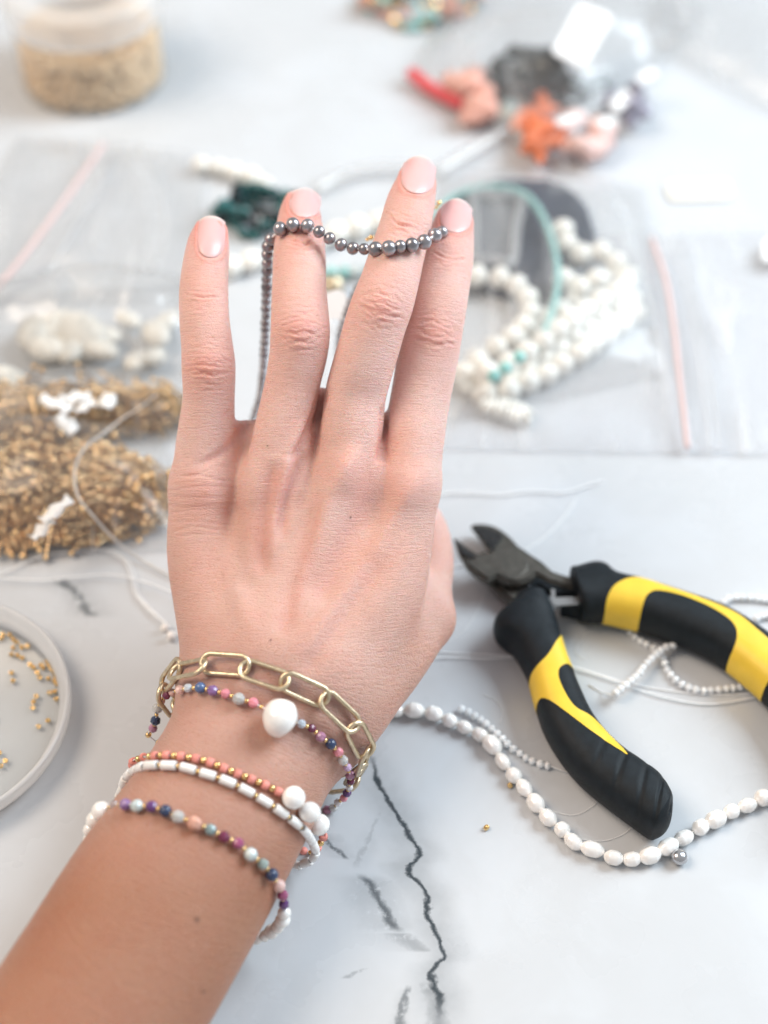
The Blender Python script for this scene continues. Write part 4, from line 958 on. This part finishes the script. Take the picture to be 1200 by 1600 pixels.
for x, y, r, lab in ((258, 981, 6.5, 'small seed pearl at the thread end left of wrist'), (268, 994, 7.5, 'small seed pearl touching the wrist edge on the thread')):
    tag(bead(None, 'seed_pearl', 'pearl', 'pearl', tab(x, y, R_(r, 480)), (0.5, -0.6, 0), R_(r, 480)), lab, 'pearl')
tag(bead(None, 'loose_pearl', 'grey', 'silver_pearl', tab(1061, 1339, 0.0023), (0.2, 0.3, 1), 0.0026, 0.0022), 'single loose silver grey pearl below the white pearl strand', 'pearl')
tag(bead(None, 'gold_bead', 'ring', 'gold', tab(760, 1293, 0.0007), (0.5, 0.2, 0.6), 0.0008), 'tiny gold bead alone on the marble', 'bead')
tag(bead(None, 'gold_bead', 'ring', 'gold', tab(797, 1227, 0.0007), (-0.4, 0.5, 0.6), 0.0008), 'tiny gold bead tucked beside the rice pearl strand', 'bead')

# --- round dish with gold beads
M['frosted'] = film_mat('frosted_plastic', (0.99, 0.99, 0.985), 0.14, 0.08, 0.22)
M['frosted_rim'] = film_mat('frosted_rim', (0.98, 0.98, 0.975), 0.62, 0.12, 0.25)
def dish():
    zr = 0.0092
    A, B, C = [np.array(tab(*p, zr))[:2] for p in ((109, 1085), (0, 943), (0, 1252))]
    D = np.linalg.solve(2 * np.array([B - A, C - A]), np.array([B @ B - A @ A, C @ C - A @ A])); Rr = np.linalg.norm(D - A)
    t = empty('bead_dish', (D[0], D[1], 0)); tag(t, 'round frosted plastic dish holding scattered gold beads at left edge', 'dish')
    w = 0.0011
    base = mesh_obj('base', lathe_mesh('base', [(0.0, 0.0010), (Rr - .0048, 0.0010), (Rr - .0042, 0.0014), (Rr - .0040, 0.0009), (Rr - .0040, 0.0002), (0.0, 0.0002)], 128), M['frosted'], t); base.location = (D[0], D[1], 0)
    wall = mesh_obj('wall', lathe_mesh('wall', [(Rr - .0038, 0.0004), (Rr - .0028, 0.0004), (Rr - .0022, 0.0042), (Rr - .0004, 0.0046), (Rr, 0.0052), (Rr, zr - .0005), (Rr - .0005, zr), (Rr - .0014, zr), (Rr - .0018, 0.0060), (Rr - .0032, 0.0056), (Rr - .0038, 0.0050)], 128, True), M['frosted_rim'], t); wall.location = (D[0], D[1], 0)
    return D, Rr
dish_c, dish_r = dish()
Zb = [(18, 503), (58, 503), (5, 525), (78, 528), (97, 545), (78, 580), (130, 577), (165, 570), (68, 620), (105, 625), (133, 640), (180, 680), (200, 697), (243, 682), (256, 697), (280, 660), (290, 681), (304, 700), (318, 720), (222, 727), (236, 757), (288, 762), (330, 748), (325, 778), (340, 797), (294, 847), (325, 840), (335, 885), (216, 868), (200, 900), (196, 937), (286, 1012), (230, 1048), (69, 729), (77, 776), (-4, 1205), (33, 1252), (5, 1282), (-60, 800), (-90, 620), (-40, 1000), (-120, 900)]
for (a, b) in Zb:
    p = tab(a / 3.81, 860 + b / 3.81, 0.0017)
    tag(bead(None, 'gold_bead', 'ring', 'gold', p, (random.gauss(0, .3), random.gauss(-0.15, .3), 1), 0.00078, 0.0006), 'tiny hollow gold bead lying in the frosted round dish', 'bead', 'gold beads in the dish')

# ------------------------------------------------------------------ bags, strands and jar behind the hand
FILM = film_mat('plastic_film', (0.985, 0.985, 0.985), 0.12, 0.10, 0.26, 1.0, 45)
FILM3 = film_mat('creased_film', (0.985, 0.985, 0.985), 0.13, 0.13, 0.20, 1.0, 55)
FILM2 = film_mat('milky_film', (0.99, 0.99, 0.995), 0.18, 0.06, 0.30, 0.8, 40)
M['red_zip'] = pm('red_zip', (0.70, 0.10, 0.11), 0.35); M['pale_red_zip'] = pm('pale_red_zip', (0.74, 0.55, 0.53), 0.4); M['clear_zip'] = film_mat('clear_zip', (0.98, 0.98, 0.98), 0.35, 0.15, 0.2)
M['paper'] = pm('white_paper', (0.88, 0.88, 0.88), 0.6); M['cream_paper'] = pm('cream_paper', (0.82, 0.79, 0.72), 0.6)
M['turq_cord'] = pm('turquoise_cord', (0.30, 0.56, 0.54), 0.55, var=0.15, var_scale=600, bump=0.5, bump_scale=900)
M['white_stone'] = pm('white_howlite', (0.86, 0.84, 0.79), 0.35, var=0.05, obj_var=0.07); M['shell'] = pm('white_shell', (0.66, 0.63, 0.57), 0.4, var=0.16, obj_var=0.15, bump=0.5, bump_scale=250)
M['teal_bead'] = pm('dark_teal_bead', (0.03, 0.13, 0.13), 0.25, obj_var=0.3); M['turq_bead'] = pm('turquoise_bead', (0.28, 0.55, 0.52), 0.3, obj_var=0.15)
M['black_stone'] = pm('black_stone', (0.018, 0.026, 0.03), 0.25, var=0.3); M['orange_coral'] = pm('orange_coral', (0.72, 0.20, 0.09), 0.4, var=0.15, obj_var=0.15); M['salmon'] = pm('salmon_stone', (0.68, 0.36, 0.29), 0.4, var=0.12, obj_var=0.15)
M['pale_salmon'] = pm('pale_salmon_stone', (0.74, 0.52, 0.48), 0.4, var=0.12, obj_var=0.15); M['grey_stone'] = pm('grey_violet_stone', (0.32, 0.30, 0.36), 0.35, var=0.2, obj_var=0.3)
M['navy_cloth'] = pm('navy_pouch', (0.022, 0.030, 0.055), 0.6, var=0.25, var_scale=120, bump=0.5, bump_scale=400)
M['pin_gold'] = pm('antique_gold_pin', (0.80, 0.55, 0.30), 0.27, 0.8, obj_var=0.3)
M['grit'] = pm('gold_beads_mass', (0.84, 0.62, 0.39), 0.35, 0.1, var=0.2, var_scale=700)
def sheet(corners, nu, nv, zf, seed, crinkle):
    c = [np.array(tab(*p)) for p in corners]; V = []; r = np.random.default_rng(seed); K = r.normal(size=(9, 2)) * 60; ph = r.random(9) * 6.28; am = r.random(9)
    for i in range(nu + 1):
        for j in range(nv + 1):
            u, v = i / nu, j / nv; p = (c[0] * (1 - u) + c[3] * u) * (1 - v) + (c[1] * (1 - u) + c[2] * u) * v
            w = sum(a * abs(math.sin(k[0] * p[0] + k[1] * p[1] + q)) for a, k, q in zip(am, K, ph)) / am.sum()
            ed = min(u, 1 - u, v, 1 - v) * 4; V.append((p[0], p[1], zf(u, v) + crinkle * (w - 0.4) * min(1, 0.25 + ed)))
    F = [(i * (nv + 1) + j, i * (nv + 1) + j + 1, (i + 1) * (nv + 1) + j + 1, (i + 1) * (nv + 1) + j) for i in range(nu) for j in range(nv)]
    return V, F
def bag(name, label, corners, height, seed, film=None, zipline=None, zipmat='clear_zip', crinkle=0.004, lines=(), zipr=0.0011):
    film = film or FILM; dome = lambda u, v: height * (max(0, math.sin(math.pi * u)) * max(0, math.sin(math.pi * v))) ** 0.55
    V, F = sheet(corners, 44, 44, lambda u, v: 0.0025 + dome(u, v), seed, crinkle)
    t = empty(name, sum((Vector(tab(*p)) for p in corners), Vector()) / 4); tag(t, label, 'plastic bag')
    top = mesh_obj('film', from_data('film', V, F), film, t)
    V2, F2 = sheet(corners, 20, 20, lambda u, v: 0.0009, seed + 1, 0.0); mesh_obj('film', from_data('film', V2, F2), film, t)
    bt = BVHTree.FromObject(top, bpy.context.evaluated_depsgraph_get())
    def lay(px, lift=0.0008):
        out = []
        for p in catmull([np.array([a, b, 0.0]) for a, b in px], 10):
            q = tab(p[0], p[1]); d = (q - CAMP).normalized(); h = bt.ray_cast(CAMP, d)[0]
            out.append(np.array(h if h is not None else q) + np.array([0, 0, lift]))
        return out
    if zipline: mesh_obj('zip_strip', tube_mesh('zip_strip', lay(zipline), zipr, 8), M[zipmat], t)
    for ln in lines: mesh_obj('seam', tube_mesh('seam', lay(ln), 0.0006, 6), M['clear_zip'], t)
    return t, bt, lay
def slab(name, px, z, th, mat, parent=None, label=None, cat=None, tilt=0.0, bev=0.0006):
    P = [tab(*p, z) for p in px]; bm = bmesh.new(); vs = [bm.verts.new((p.x, p.y, z + tilt * i)) for i, p in enumerate(P)]; f = bm.faces.new(vs)
    r = bmesh.ops.extrude_face_region(bm, geom=[f])
    for v in r['geom']:
        if isinstance(v, bmesh.types.BMVert): v.co.z += th
    bmesh.ops.recalc_face_normals(bm, faces=bm.faces[:])
    bmesh.ops.bevel(bm, geom=[e for e in bm.edges if abs(e.verts[0].co.z - e.verts[1].co.z) > th * .5], offset=bev * 2.5, segments=3, affect='EDGES')
    me = bpy.data.meshes.new(name); bm.to_mesh(me); bm.free(); o = mesh_obj(name, me, M[mat], parent)
    if cat: tag(o, label, cat)
    return o
def lump_at(name, label, cat, px, py, z, r, mat, sx=1, sy=1, sz=1, group=None, seed=None):
    sd = seed if seed is not None else random.randrange(999); me = ball_mesh(name, 18, 12, lump(sd, 0.16)); me.materials.append(M[mat])
    o = bpy.data.objects.new(name, me); COL.objects.link(o)
    o.matrix_basis = Matrix.Translation(tab(px, py, z)) @ Matrix.Rotation(random.uniform(0, 6.28), 4, 'Z') @ Matrix.Rotation(random.uniform(-.4, .4), 4, 'X') @ Matrix.Diagonal((r * sx, r * sy, r * sz, 1))
    return tag(o, label, cat, group)

# --- two bags of gold head pins
def pin_mesh():
    prof = [(0.0, -0.009), (0.00036, -0.009), (0.00036, 0.0080), (0.0006, 0.0082), (0.00098, 0.0087), (0.00104, 0.0091), (0.0008, 0.0097), (0.0, 0.0100)]
    return lathe_mesh('head_pin', prof, 8)
pin_me = pin_mesh(); pin_me.materials.append(M['pin_gold'])
def pin_pile(cx, cy, hx_, hy_, hz_, n, nstuff, label, group, base_z=0.0):
    c = tab(cx, cy); mats = []
    for i in range(n + nstuff):
        while True:
            u, v = random.uniform(-1, 1), random.uniform(-1, 1)
            if u * u + v * v < 1: break
        top = hz_ * (1 - u * u - v * v) ** 0.5
        z = base_z + (top * random.uniform(0.82, 1.0) if i < n else top * random.uniform(0.1, 0.85)) + 0.0022
        az = random.gauss(math.pi * 1.2 if u < 0.15 else math.pi * 0.9, 0.75)
        nn = Vector((u / hx_, v / hy_, math.sqrt(max(0.02, 1 - u * u - v * v)) / hz_)).normalized(); d = Vector((math.cos(az), math.sin(az), 0)); d = (d - nn * d.dot(nn)).normalized()
        d = (d + nn * random.gauss(0.16 if u < 0.15 else 0.04, 0.10)).normalized()
        loc = Vector((c.x + u * hx_, c.y + v * hy_, z))
        lowest = loc.z - abs(d.z) * 0.010
        if lowest < 0.0015: loc.z += 0.0015 - lowest
        mats.append(frame(loc, d))
    for m in mats[:n]:
        o = bpy.data.objects.new('head_pin', pin_me); COL.objects.link(o); o.matrix_basis = m; tag(o, label, 'pin', group)
    if nstuff:
        v0 = np.array([v.co[:] for v in pin_me.vertices]); f0 = [tuple(p.vertices) for p in pin_me.polygons]; V = []; F = []
        for m in mats[n:]:
            a = np.array(m); k = len(V); V.extend((v0 @ a[:3, :3].T + a[:3, 3]).tolist()); F.extend([tuple(i + k for i in f) for f in f0])
        o = mesh_obj('head_pins', from_data('head_pins', V, F), M['pin_gold']); tag(o, 'dense heap of gold head pins under ' + ('the nearer film' if cy > 720 else 'the farther film'), 'pins', kind='stuff')
pin_pile(85, 788, 0.041, 0.0215, 0.015, 200, 620, 'gold ball head pin on top of the nearer heap in the left bag', 'pins in the nearer bag')
pin_pile(125, 655, 0.041, 0.0115, 0.009, 90, 330, 'gold ball head pin on the farther heap behind the near bag', 'pins in the farther bag')
bag('pin_bag', 'clear plastic bag full of gold head pins, nearest the dish', [(-90, 880), (-80, 660), (262, 690), (285, 862)], 0.022, 3, crinkle=0.003)
bag('pin_bag', 'clear plastic bag of gold head pins behind the nearer pin bag', [(-60, 702), (-60, 600), (296, 596), (312, 694)], 0.014, 8, crinkle=0.003)
def scrap(px, py, z, L, W, ang, label):
    V = []; F = []; n = 6
    for i in range(n + 1):
        for j in range(3):
            u, v = i / n - .5, j / 2 - .5; V.append((u * L, v * W * (1 - 0.5 * abs(u)), 0.0012 * math.sin(i * 1.9 + j) + 0.0006 * random.random()))
    F = [(i * 3 + j, i * 3 + j + 1, (i + 1) * 3 + j + 1, (i + 1) * 3 + j) for i in range(n) for j in range(2)]
    o = mesh_obj('paper_scrap', from_data('paper_scrap', V, F), M['paper']); o.matrix_basis = Matrix.Translation(tab(px, py, z)) @ Matrix.Rotation(math.radians(ang), 4, 'Z')
    so = o.modifiers.new('t', 'SOLIDIFY'); so.thickness = 0.0002; tag(o, label, 'paper scrap')
scrap(88, 798, 0.0235, 0.013, 0.0045, 55, 'crumpled white scrap on the nearer pin bag'); scrap(66, 828, 0.021, 0.010, 0.004, 60, 'small pale scrap at the front of the nearer pin bag')
scrap(88, 632, 0.0165, 0.012, 0.005, -25, 'long white scrap on the farther pin bag, leftmost'); scrap(118, 622, 0.0165, 0.010, 0.005, 10, 'white scrap at the top of the farther pin bag'); scrap(132, 636, 0.0170, 0.008, 0.004, 40, 'bent white scrap in the middle of the farther pin bag'); scrap(105, 664, 0.0150, 0.010, 0.006, -50, 'folded white scrap low on the farther pin bag'); scrap(168, 628, 0.0165, 0.008, 0.006, 85, 'cream scrap on the right of the farther pin bag')
# --- bag of white shells
shells = [(55, 522, 9, 'white shell at the left end of the shell bag'), (90, 510, 10, 'white shell peaking above the others in the bag'), (75, 545, 9, 'white shell low at the left of the bag'), (125, 525, 10, 'broad white shell in the middle of the bag'), (110, 550, 8, 'white shell at the front of the bag'), (160, 520, 8, 'white shell right of the broad one'), (160, 548, 8, 'small white shell at the front right'), (200, 500, 7, 'grey white shell under the film crease'), (235, 560, 7, 'white shell nearest the little finger'), (215, 562, 6, 'small white shell beside the one nearest the finger'), (240, 520, 7, 'white shell at the far right of the bag'), (10, 590, 9, 'white shell at the left photo edge'), (25, 612, 6, 'white chip below the edge shell'), (265, 500, 6, 'small white shell behind the little finger')]
for x, y, r, lab in shells: lump_at('shell', lab, 'shell', x, y, 0.004 + r * 0.0003, r * 0.00072, 'shell', 1.3, 0.9, 0.6, 'shells in the bag')
bag('shell_bag', 'clear plastic bag holding white shells left of the little finger', [(-70, 590), (-40, 462), (330, 440), (345, 596)], 0.020, 12, FILM3, crinkle=0.009)
bag('zip_bag', 'empty clear zip bag with pale red zip at left', [(-110, 480), (30, 215), (330, 250), (300, 478)], 0.007, 21, FILM, [(162, 228), (120, 290), (70, 360), (20, 425), (-30, 480)], 'pale_red_zip', 0.006, [[(190, 225), (150, 300), (110, 370), (70, 440)], [(215, 228), (250, 300), (255, 400)]])
# --- right zip bag
bag('bead_bag', 'clear bag lying over the white bead strands', [(700, 665), (680, 275), (1005, 300), (1045, 590)], 0.021, 71, FILM, None, 'clear_zip', 0.004)
bag('zip_bag', 'flat clear zip bag with thin red zip on the right', [(690, 706), (850, 372), (1240, 362), (1275, 716)], 0.004, 33, FILM2, [(1018, 376), (1040, 440), (1052, 510), (1060, 580), (1068, 650), (1074, 702)], 'pale_red_zip', 0.003, [[(1050, 376), (1080, 500), (1100, 620), (1110, 705)], [(1062, 376), (1092, 500), (1114, 620), (1124, 705)]], 0.0010)
slab('paper_tag', [(1040, 286), (1140, 284), (1146, 312), (1046, 315)], 0.0005, 0.0008, 'cream_paper', None, 'small cream paper tag lying at upper right', 'tag')
slab('paper_tag', [(1192, 375), (1235, 375), (1235, 412), (1190, 410)], 0.0045, 0.0008, 'paper', None, 'white tag cut off by the right photo edge', 'tag')
# --- navy pouch with clear box, turquoise cord, white bead strands
slab('navy_pouch', [(690, 425), (705, 318), (770, 290), (868, 292), (912, 325), (930, 385), (900, 470), (780, 470)], 0.0006, 0.0035, 'navy_cloth', None, 'dark navy pouch under the white bead strands', 'pouch', 0, 0.0012)
def clear_box():
    M['box'] = film_mat('clear_box', (0.95, 0.97, 0.98), 0.22, 0.15, 0.15); t = empty('clear_box', tab(778, 360)); tag(t, 'small clear plastic box lid on the navy pouch', 'box')
    px = [(742, 306), (814, 306), (800, 410), (742, 402)]; slab('panel', px, 0.0046, 0.0010, 'box', t); P = [np.array(tab(*p, 0.0075)) for p in px]
    mesh_obj('rim', tube_mesh('rim', catmull([P[0], (P[0] + P[1]) / 2, P[1], (P[1] + P[2]) / 2, P[2], (P[2] + P[3]) / 2, P[3], (P[3] + P[0]) / 2], 6, True), 0.0022, 8, True), M['clear_zip'], t)
clear_box()
thread('turquoise braided cord arching over the navy pouch', [(680, 345, .006), (700, 315, .008), (735, 297, .009), (775, 292, .009), (812, 300, .009), (838, 322, .009), (858, 362, .010), (870, 410, .012), (870, 455, .013), (858, 500, .013), (838, 545, .010)], r=0.0014, mat='turq_cord', name='braided_turquoise_cord', cat='bead strand')  # a braided cord drawn as a plain tube, no beads on it
BS = dict(shape='ball', mat='white_stone', r=0.0044, length=0.0040, gap=0.0003, jit=0.05)
bead_strand('white_bead_strand', 'white round bead strand looping beside the index finger', [(700, 440, .008), (730, 432, .008), (760, 430, .008), (790, 438, .008), (815, 452, .008), (830, 478, .008), (820, 507, .008), (795, 528, .008), (765, 548, .007), (740, 570, .005), (715, 590, .005)], 0.005, **BS)
bead_strand('white_bead_strand', 'front white round bead strand along the edge of the pile', [(1002, 482, .0045), (975, 503, .0045), (945, 525, .0045), (915, 546, .0045), (885, 566, .0045), (855, 584, .0045), (822, 600, .0045), (790, 610, .0045), (755, 612, .0045), (725, 606, .0045)], 0.0045, **BS)
bead_strand('white_bead_strand', 'middle white round bead strand of the pile', [(988, 438, .008), (962, 456, .010), (932, 472, .011), (902, 492, .011), (872, 514, .011), (845, 536, .011), (815, 556, .010), (785, 572, .009), (750, 588, .009)], 0.009, **BS)
bead_strand('white_bead_strand', 'rear white round bead strand ending in one high bead', [(884, 350, .008), (886, 378, .008), (912, 398, .008), (940, 394, .008), (966, 412, .008), (990, 440, .006)], 0.008, **BS)
bead_strand('white_bead_strand', 'short white round bead strand inside the pile', [(875, 425, .009), (895, 448, .009), (925, 438, .009), (950, 430, .009)], 0.009, **BS)
bead_strand('white_bead_strand', 'white round bead strand lying behind the front one', [(1000, 462, .0045), (970, 478, .0045), (940, 498, .0045), (908, 520, .0045), (878, 540, .0045), (850, 560, .0045), (820, 578, .0045), (780, 590, .0045), (745, 596, .004)], 0.0045, **BS)
bead_strand('white_bead_strand', 'white round bead strand at the back of the pile near the cord', [(975, 420, .0045), (945, 432, .0045), (915, 455, .0045), (888, 475, .0045), (860, 492, .0045), (835, 515, .0045), (805, 540, .0045)], 0.0045, **BS)
bead_strand('disc_bead_strand', 'strand of small cream disc beads at the foot of the white pile', [(715, 595), (740, 612), (765, 628), (795, 636), (818, 645), (822, 655), (800, 650), (770, 640), (745, 628)], 0.003, 'barrel', 'white_stone', 0.0030, 0.0010, 0.0001)
for x, y, z, lab in ((790, 575, .016, 'small turquoise bead on the white strands'), (772, 588, .016, 'small turquoise bead nearest the index finger'), (812, 558, .018, 'turquoise bead below the cord end')):
    tag(bead(None, 'turquoise_bead', 'facet', 'turq_bead', tab(x, y, z), (1, 0.5, 0), 0.0024), lab, 'bead')
# --- behind the fingers
def coil(name, label, cx, cy, rx, ry, turns, z, shape, mats, r, tilt=0.0, cat='bead strand'):
    c = tab(cx, cy); pts = []
    for i in range(turns * 14):
        a = 2 * math.pi * i / 14; k = 1 - 0.22 * math.sin(i * 1.7) - 0.25 * (i / (turns * 14)); pts.append((c.x + rx * k * math.cos(a + tilt), c.y + ry * k * math.sin(a + tilt), z + 0.0035 * (i // 14) + 0.001 * math.sin(i * 2.3)))
    P = Path(catmull(pts, 4)); t = empty(name, c); tag(t, label, cat); string(t, P.p, 0.0002); s = r
    while s < P.len: bead(t, 'bead', shape, random.choice(mats), Vector(P.at(s)), P.tan(s), r * random.uniform(.9, 1.1)); s += r * 2.02
coil('teal_bead_strand', 'coiled dark teal bead strand between little and ring finger', 405, 345, 0.016, 0.011, 3, 0.003, 'facet', ['teal_bead', 'teal_bead', 'black_stone'], 0.0024)
coil('mixed_bead_strand', 'coiled turquoise and coral bead strand at the top edge', 655, 15, 0.026, 0.018, 3, 0.003, 'facet', ['turq_bead', 'salmon', 'gold', 'turq_bead', 'teal_bead', 'salmon'], 0.0022)
bead_strand('white_bead_strand', 'white baroque bead strand passing behind the ring finger', [(345, 425), (372, 412), (400, 405), (430, 398), (470, 385), (510, 372), (545, 360), (575, 352), (610, 345), (650, 345)], 0.0042, 'pearl', 'white_stone', 0.0045, 0.0046)
bead_strand('white_bead_strand', 'far white bead strand above the ring finger', [(300, 257), (330, 262), (360, 266), (392, 276), (420, 292)], 0.0034, 'pearl', 'white_stone', 0.0036, 0.0038)
bead_strand('glass_bead_strand', 'pale turquoise glass bead strand between ring and middle finger', [(470, 432), (500, 428), (530, 425), (565, 424), (600, 420)], 0.003, 'facet', ['turq_bead', 'aqua'], 0.0028, 0.0024)
tag(bead(None, 'brass_bead', 'barrel', 'gold_dull', tab(520, 446, 0.004), (1, .3, 0), 0.004), 'brass bead between ring and middle finger', 'bead')
def hang_tag():
    P = [np.array(unp(x, y, 508)) for x, y in ((508, 458), (528, 452), (540, 458), (543, 480), (536, 498), (508, 500))]; bm = bmesh.new(); vs = [bm.verts.new(p) for p in P]; f = bm.faces.new(vs); bm.normal_update()
    r = bmesh.ops.extrude_face_region(bm, geom=[f]); nn = f.normal.copy()
    for v in r['geom']:
        if isinstance(v, bmesh.types.BMVert): v.co += nn * 0.0004
    bmesh.ops.recalc_face_normals(bm, faces=bm.faces[:]); me = bpy.data.meshes.new('price_tag'); bm.to_mesh(me); bm.free()
    o = mesh_obj('price_tag', me, M['paper']); tag(o, 'blank white tag showing between ring and middle finger', 'tag')
    mesh_obj('tag_thread', tube_mesh('tag_thread', catmull([np.array(unp(*q)) for q in ((512, 500, 507), (520, 512, 505), (516, 540, 503), (508, 580, 505), (512, 610, 508))], 8), 0.0002, 6), M['thread'], o)
hang_tag()
M['tubing'] = film_mat('clear_tubing', (0.98, 0.98, 0.98), 0.28, 0.15, 0.2)
thread('clear plastic strip slanting down toward the middle finger', [(802, 196, .004), (760, 222, .004), (720, 246, .004), (685, 268, .004)], r=0.0032, mat='tubing', name='plastic_strip', cat='strip')
thread('clear plastic strip arching behind the ring finger', [(640, 262, .004), (580, 264, .004), (530, 276, .004), (495, 296, .004)], r=0.0032, mat='tubing', name='plastic_strip', cat='strip')
# --- bag of stones
def heap(n, cx, cy, sx, sy, mat, label, r0, r1, sticks=False):
    for i in range(n):
        a = random.uniform(0, 6.28); k = math.sqrt(random.random()); r = random.uniform(r0, r1) * 0.001
        x, y = cx + sx * k * math.cos(a), cy + sy * k * math.sin(a)
        st = (2.0, 0.6, 0.6) if sticks else (1.15, 0.95, 0.85)
        lump_at('stone', label, 'stone', x, y, 0.003 + r + 0.010 * (1 - k) * random.random(), r, mat, *st, 'stones in the bag', 100 + i)
heap(22, 822, 115, 62, 34, 'black_stone', 'small black stone in the dark heap of the stone bag', 3.2, 5.5)
heap(6, 925, 140, 26, 20, 'black_stone', 'black stone in the right part of the stone bag', 3.0, 5.0)
heap(18, 735, 148, 48, 34, 'salmon', 'salmon pink stone beside the red zip', 3.0, 5.0)
heap(20, 838, 195, 32, 48, 'orange_coral', 'orange coral stick in the stone bag', 3.0, 4.6, True)
heap(16, 905, 212, 50, 30, 'pale_salmon', 'pale pink stone at the front of the stone bag', 3.0, 5.0)
heap(8, 985, 160, 34, 26, 'grey_stone', 'grey violet stone at the right end of the stone bag', 3.0, 5.0)
tag(bead(None, 'round_bead', 'ball', 'teal', tab(796, 172, 0.008), (1, 0, 0), 0.0045), 'round grey blue bead beside the orange coral', 'bead')
t, bt, lay = bag('stone_bag', 'clear zip bag of black, orange and salmon stones with red zip', [(632, 128), (770, -60), (1110, 20), (880, 278)], 0.022, 44, FILM3, [(642, 116), (665, 135), (690, 150), (722, 166)], 'red_zip', 0.012, [[(700, 60), (790, 30), (900, 20)]], 0.0030)
slab('white_label', [(862, 84), (905, 6), (958, 26), (914, 106)], 0.0275, 0.0006, 'paper', t)
for px, lab in (([(866, 190), (898, 178), (906, 188), (872, 200)], 'white tag in the stone bag beside the orange coral'), ([(930, 188), (962, 182), (966, 194), (934, 200)], 'white tag at the right of the stone bag'), ([(992, 122), (1020, 106), (1030, 116), (1002, 134)], 'white tag at the far right corner of the stone bag'), ([(950, 165), (975, 140), (990, 152), (965, 178)], 'pale tag tilted between the two right tags')):
    slab('paper_tag', px, 0.017, 0.0008, 'paper', None, lab, 'tag')
bag('crumpled_bag', 'crumpled empty clear bag in the top right corner', [(1010, 70), (1050, -90), (1330, -70), (1300, 230)], 0.016, 57, FILM, None, 'clear_zip', 0.012)
# --- jar of gold beads
def jar():
    c = tab(148, 122); rad = (tab(261, 122) - tab(35, 122)).length / 2; h = 0.034
    M['jar'] = film_mat('jar_plastic', (0.98, 0.98, 0.97), 0.14, 0.1, 0.1); M['lid'] = film_mat('milky_lid', (0.97, 0.97, 0.97), 0.55, 0.1, 0.2)
    t = empty('bead_jar', c); tag(t, 'clear round jar of gold beads with white screw lid', 'jar')
    b = mesh_obj('jar_body', lathe_mesh('jar_body', [(0, .0006), (rad - .003, .0006), (rad - .0008, .0014), (rad, .004), (rad, h - .003), (rad - .002, h)], 64), M['jar'], t); b.location = c
    l = mesh_obj('lid', lathe_mesh('lid', [(0, h + .0125), (rad * .6, h + .0125), (rad * .62, h + .0138), (rad - .001, h + .0138), (rad + .0015, h + .0125), (rad + .0018, h + .011), (rad + .0018, h + .001), (rad + .0012, h - .0005), (rad - .002, h)], 72), M['lid'], t); l.location = c
    # beads inside: uncountable
    ico = bmesh.new(); bmesh.ops.create_icosphere(ico, subdivisions=1, radius=1); v0 = np.array([v.co[:] for v in ico.verts]); f0 = np.array([[v.index for v in f.verts] for f in ico.faces]); ico.free()
    V = []; F = []; k = 0; n = 2600; r_ = np.random.default_rng(5)
    for i in range(n):
        a = r_.random() * 6.283; rr = (rad - .0028) * (1 - 0.25 * r_.random() ** 2 if i < n * .7 else math.sqrt(r_.random())); z = .002 + (h - .012) * (r_.random() if i < n * .7 else 0.9 + .15 * r_.random())
        V.append(v0 * 0.0015 * (0.85 + .3 * r_.random()) + np.array([c.x + rr * math.cos(a), c.y + rr * math.sin(a), z])); F.append(f0 + k); k += len(v0)
    o = mesh_obj('gold_beads', from_np('gold_beads', np.concatenate(V), np.concatenate(F)), M['grit']); tag(o, 'mass of tiny gold beads filling the jar', 'beads', kind='stuff')
jar()
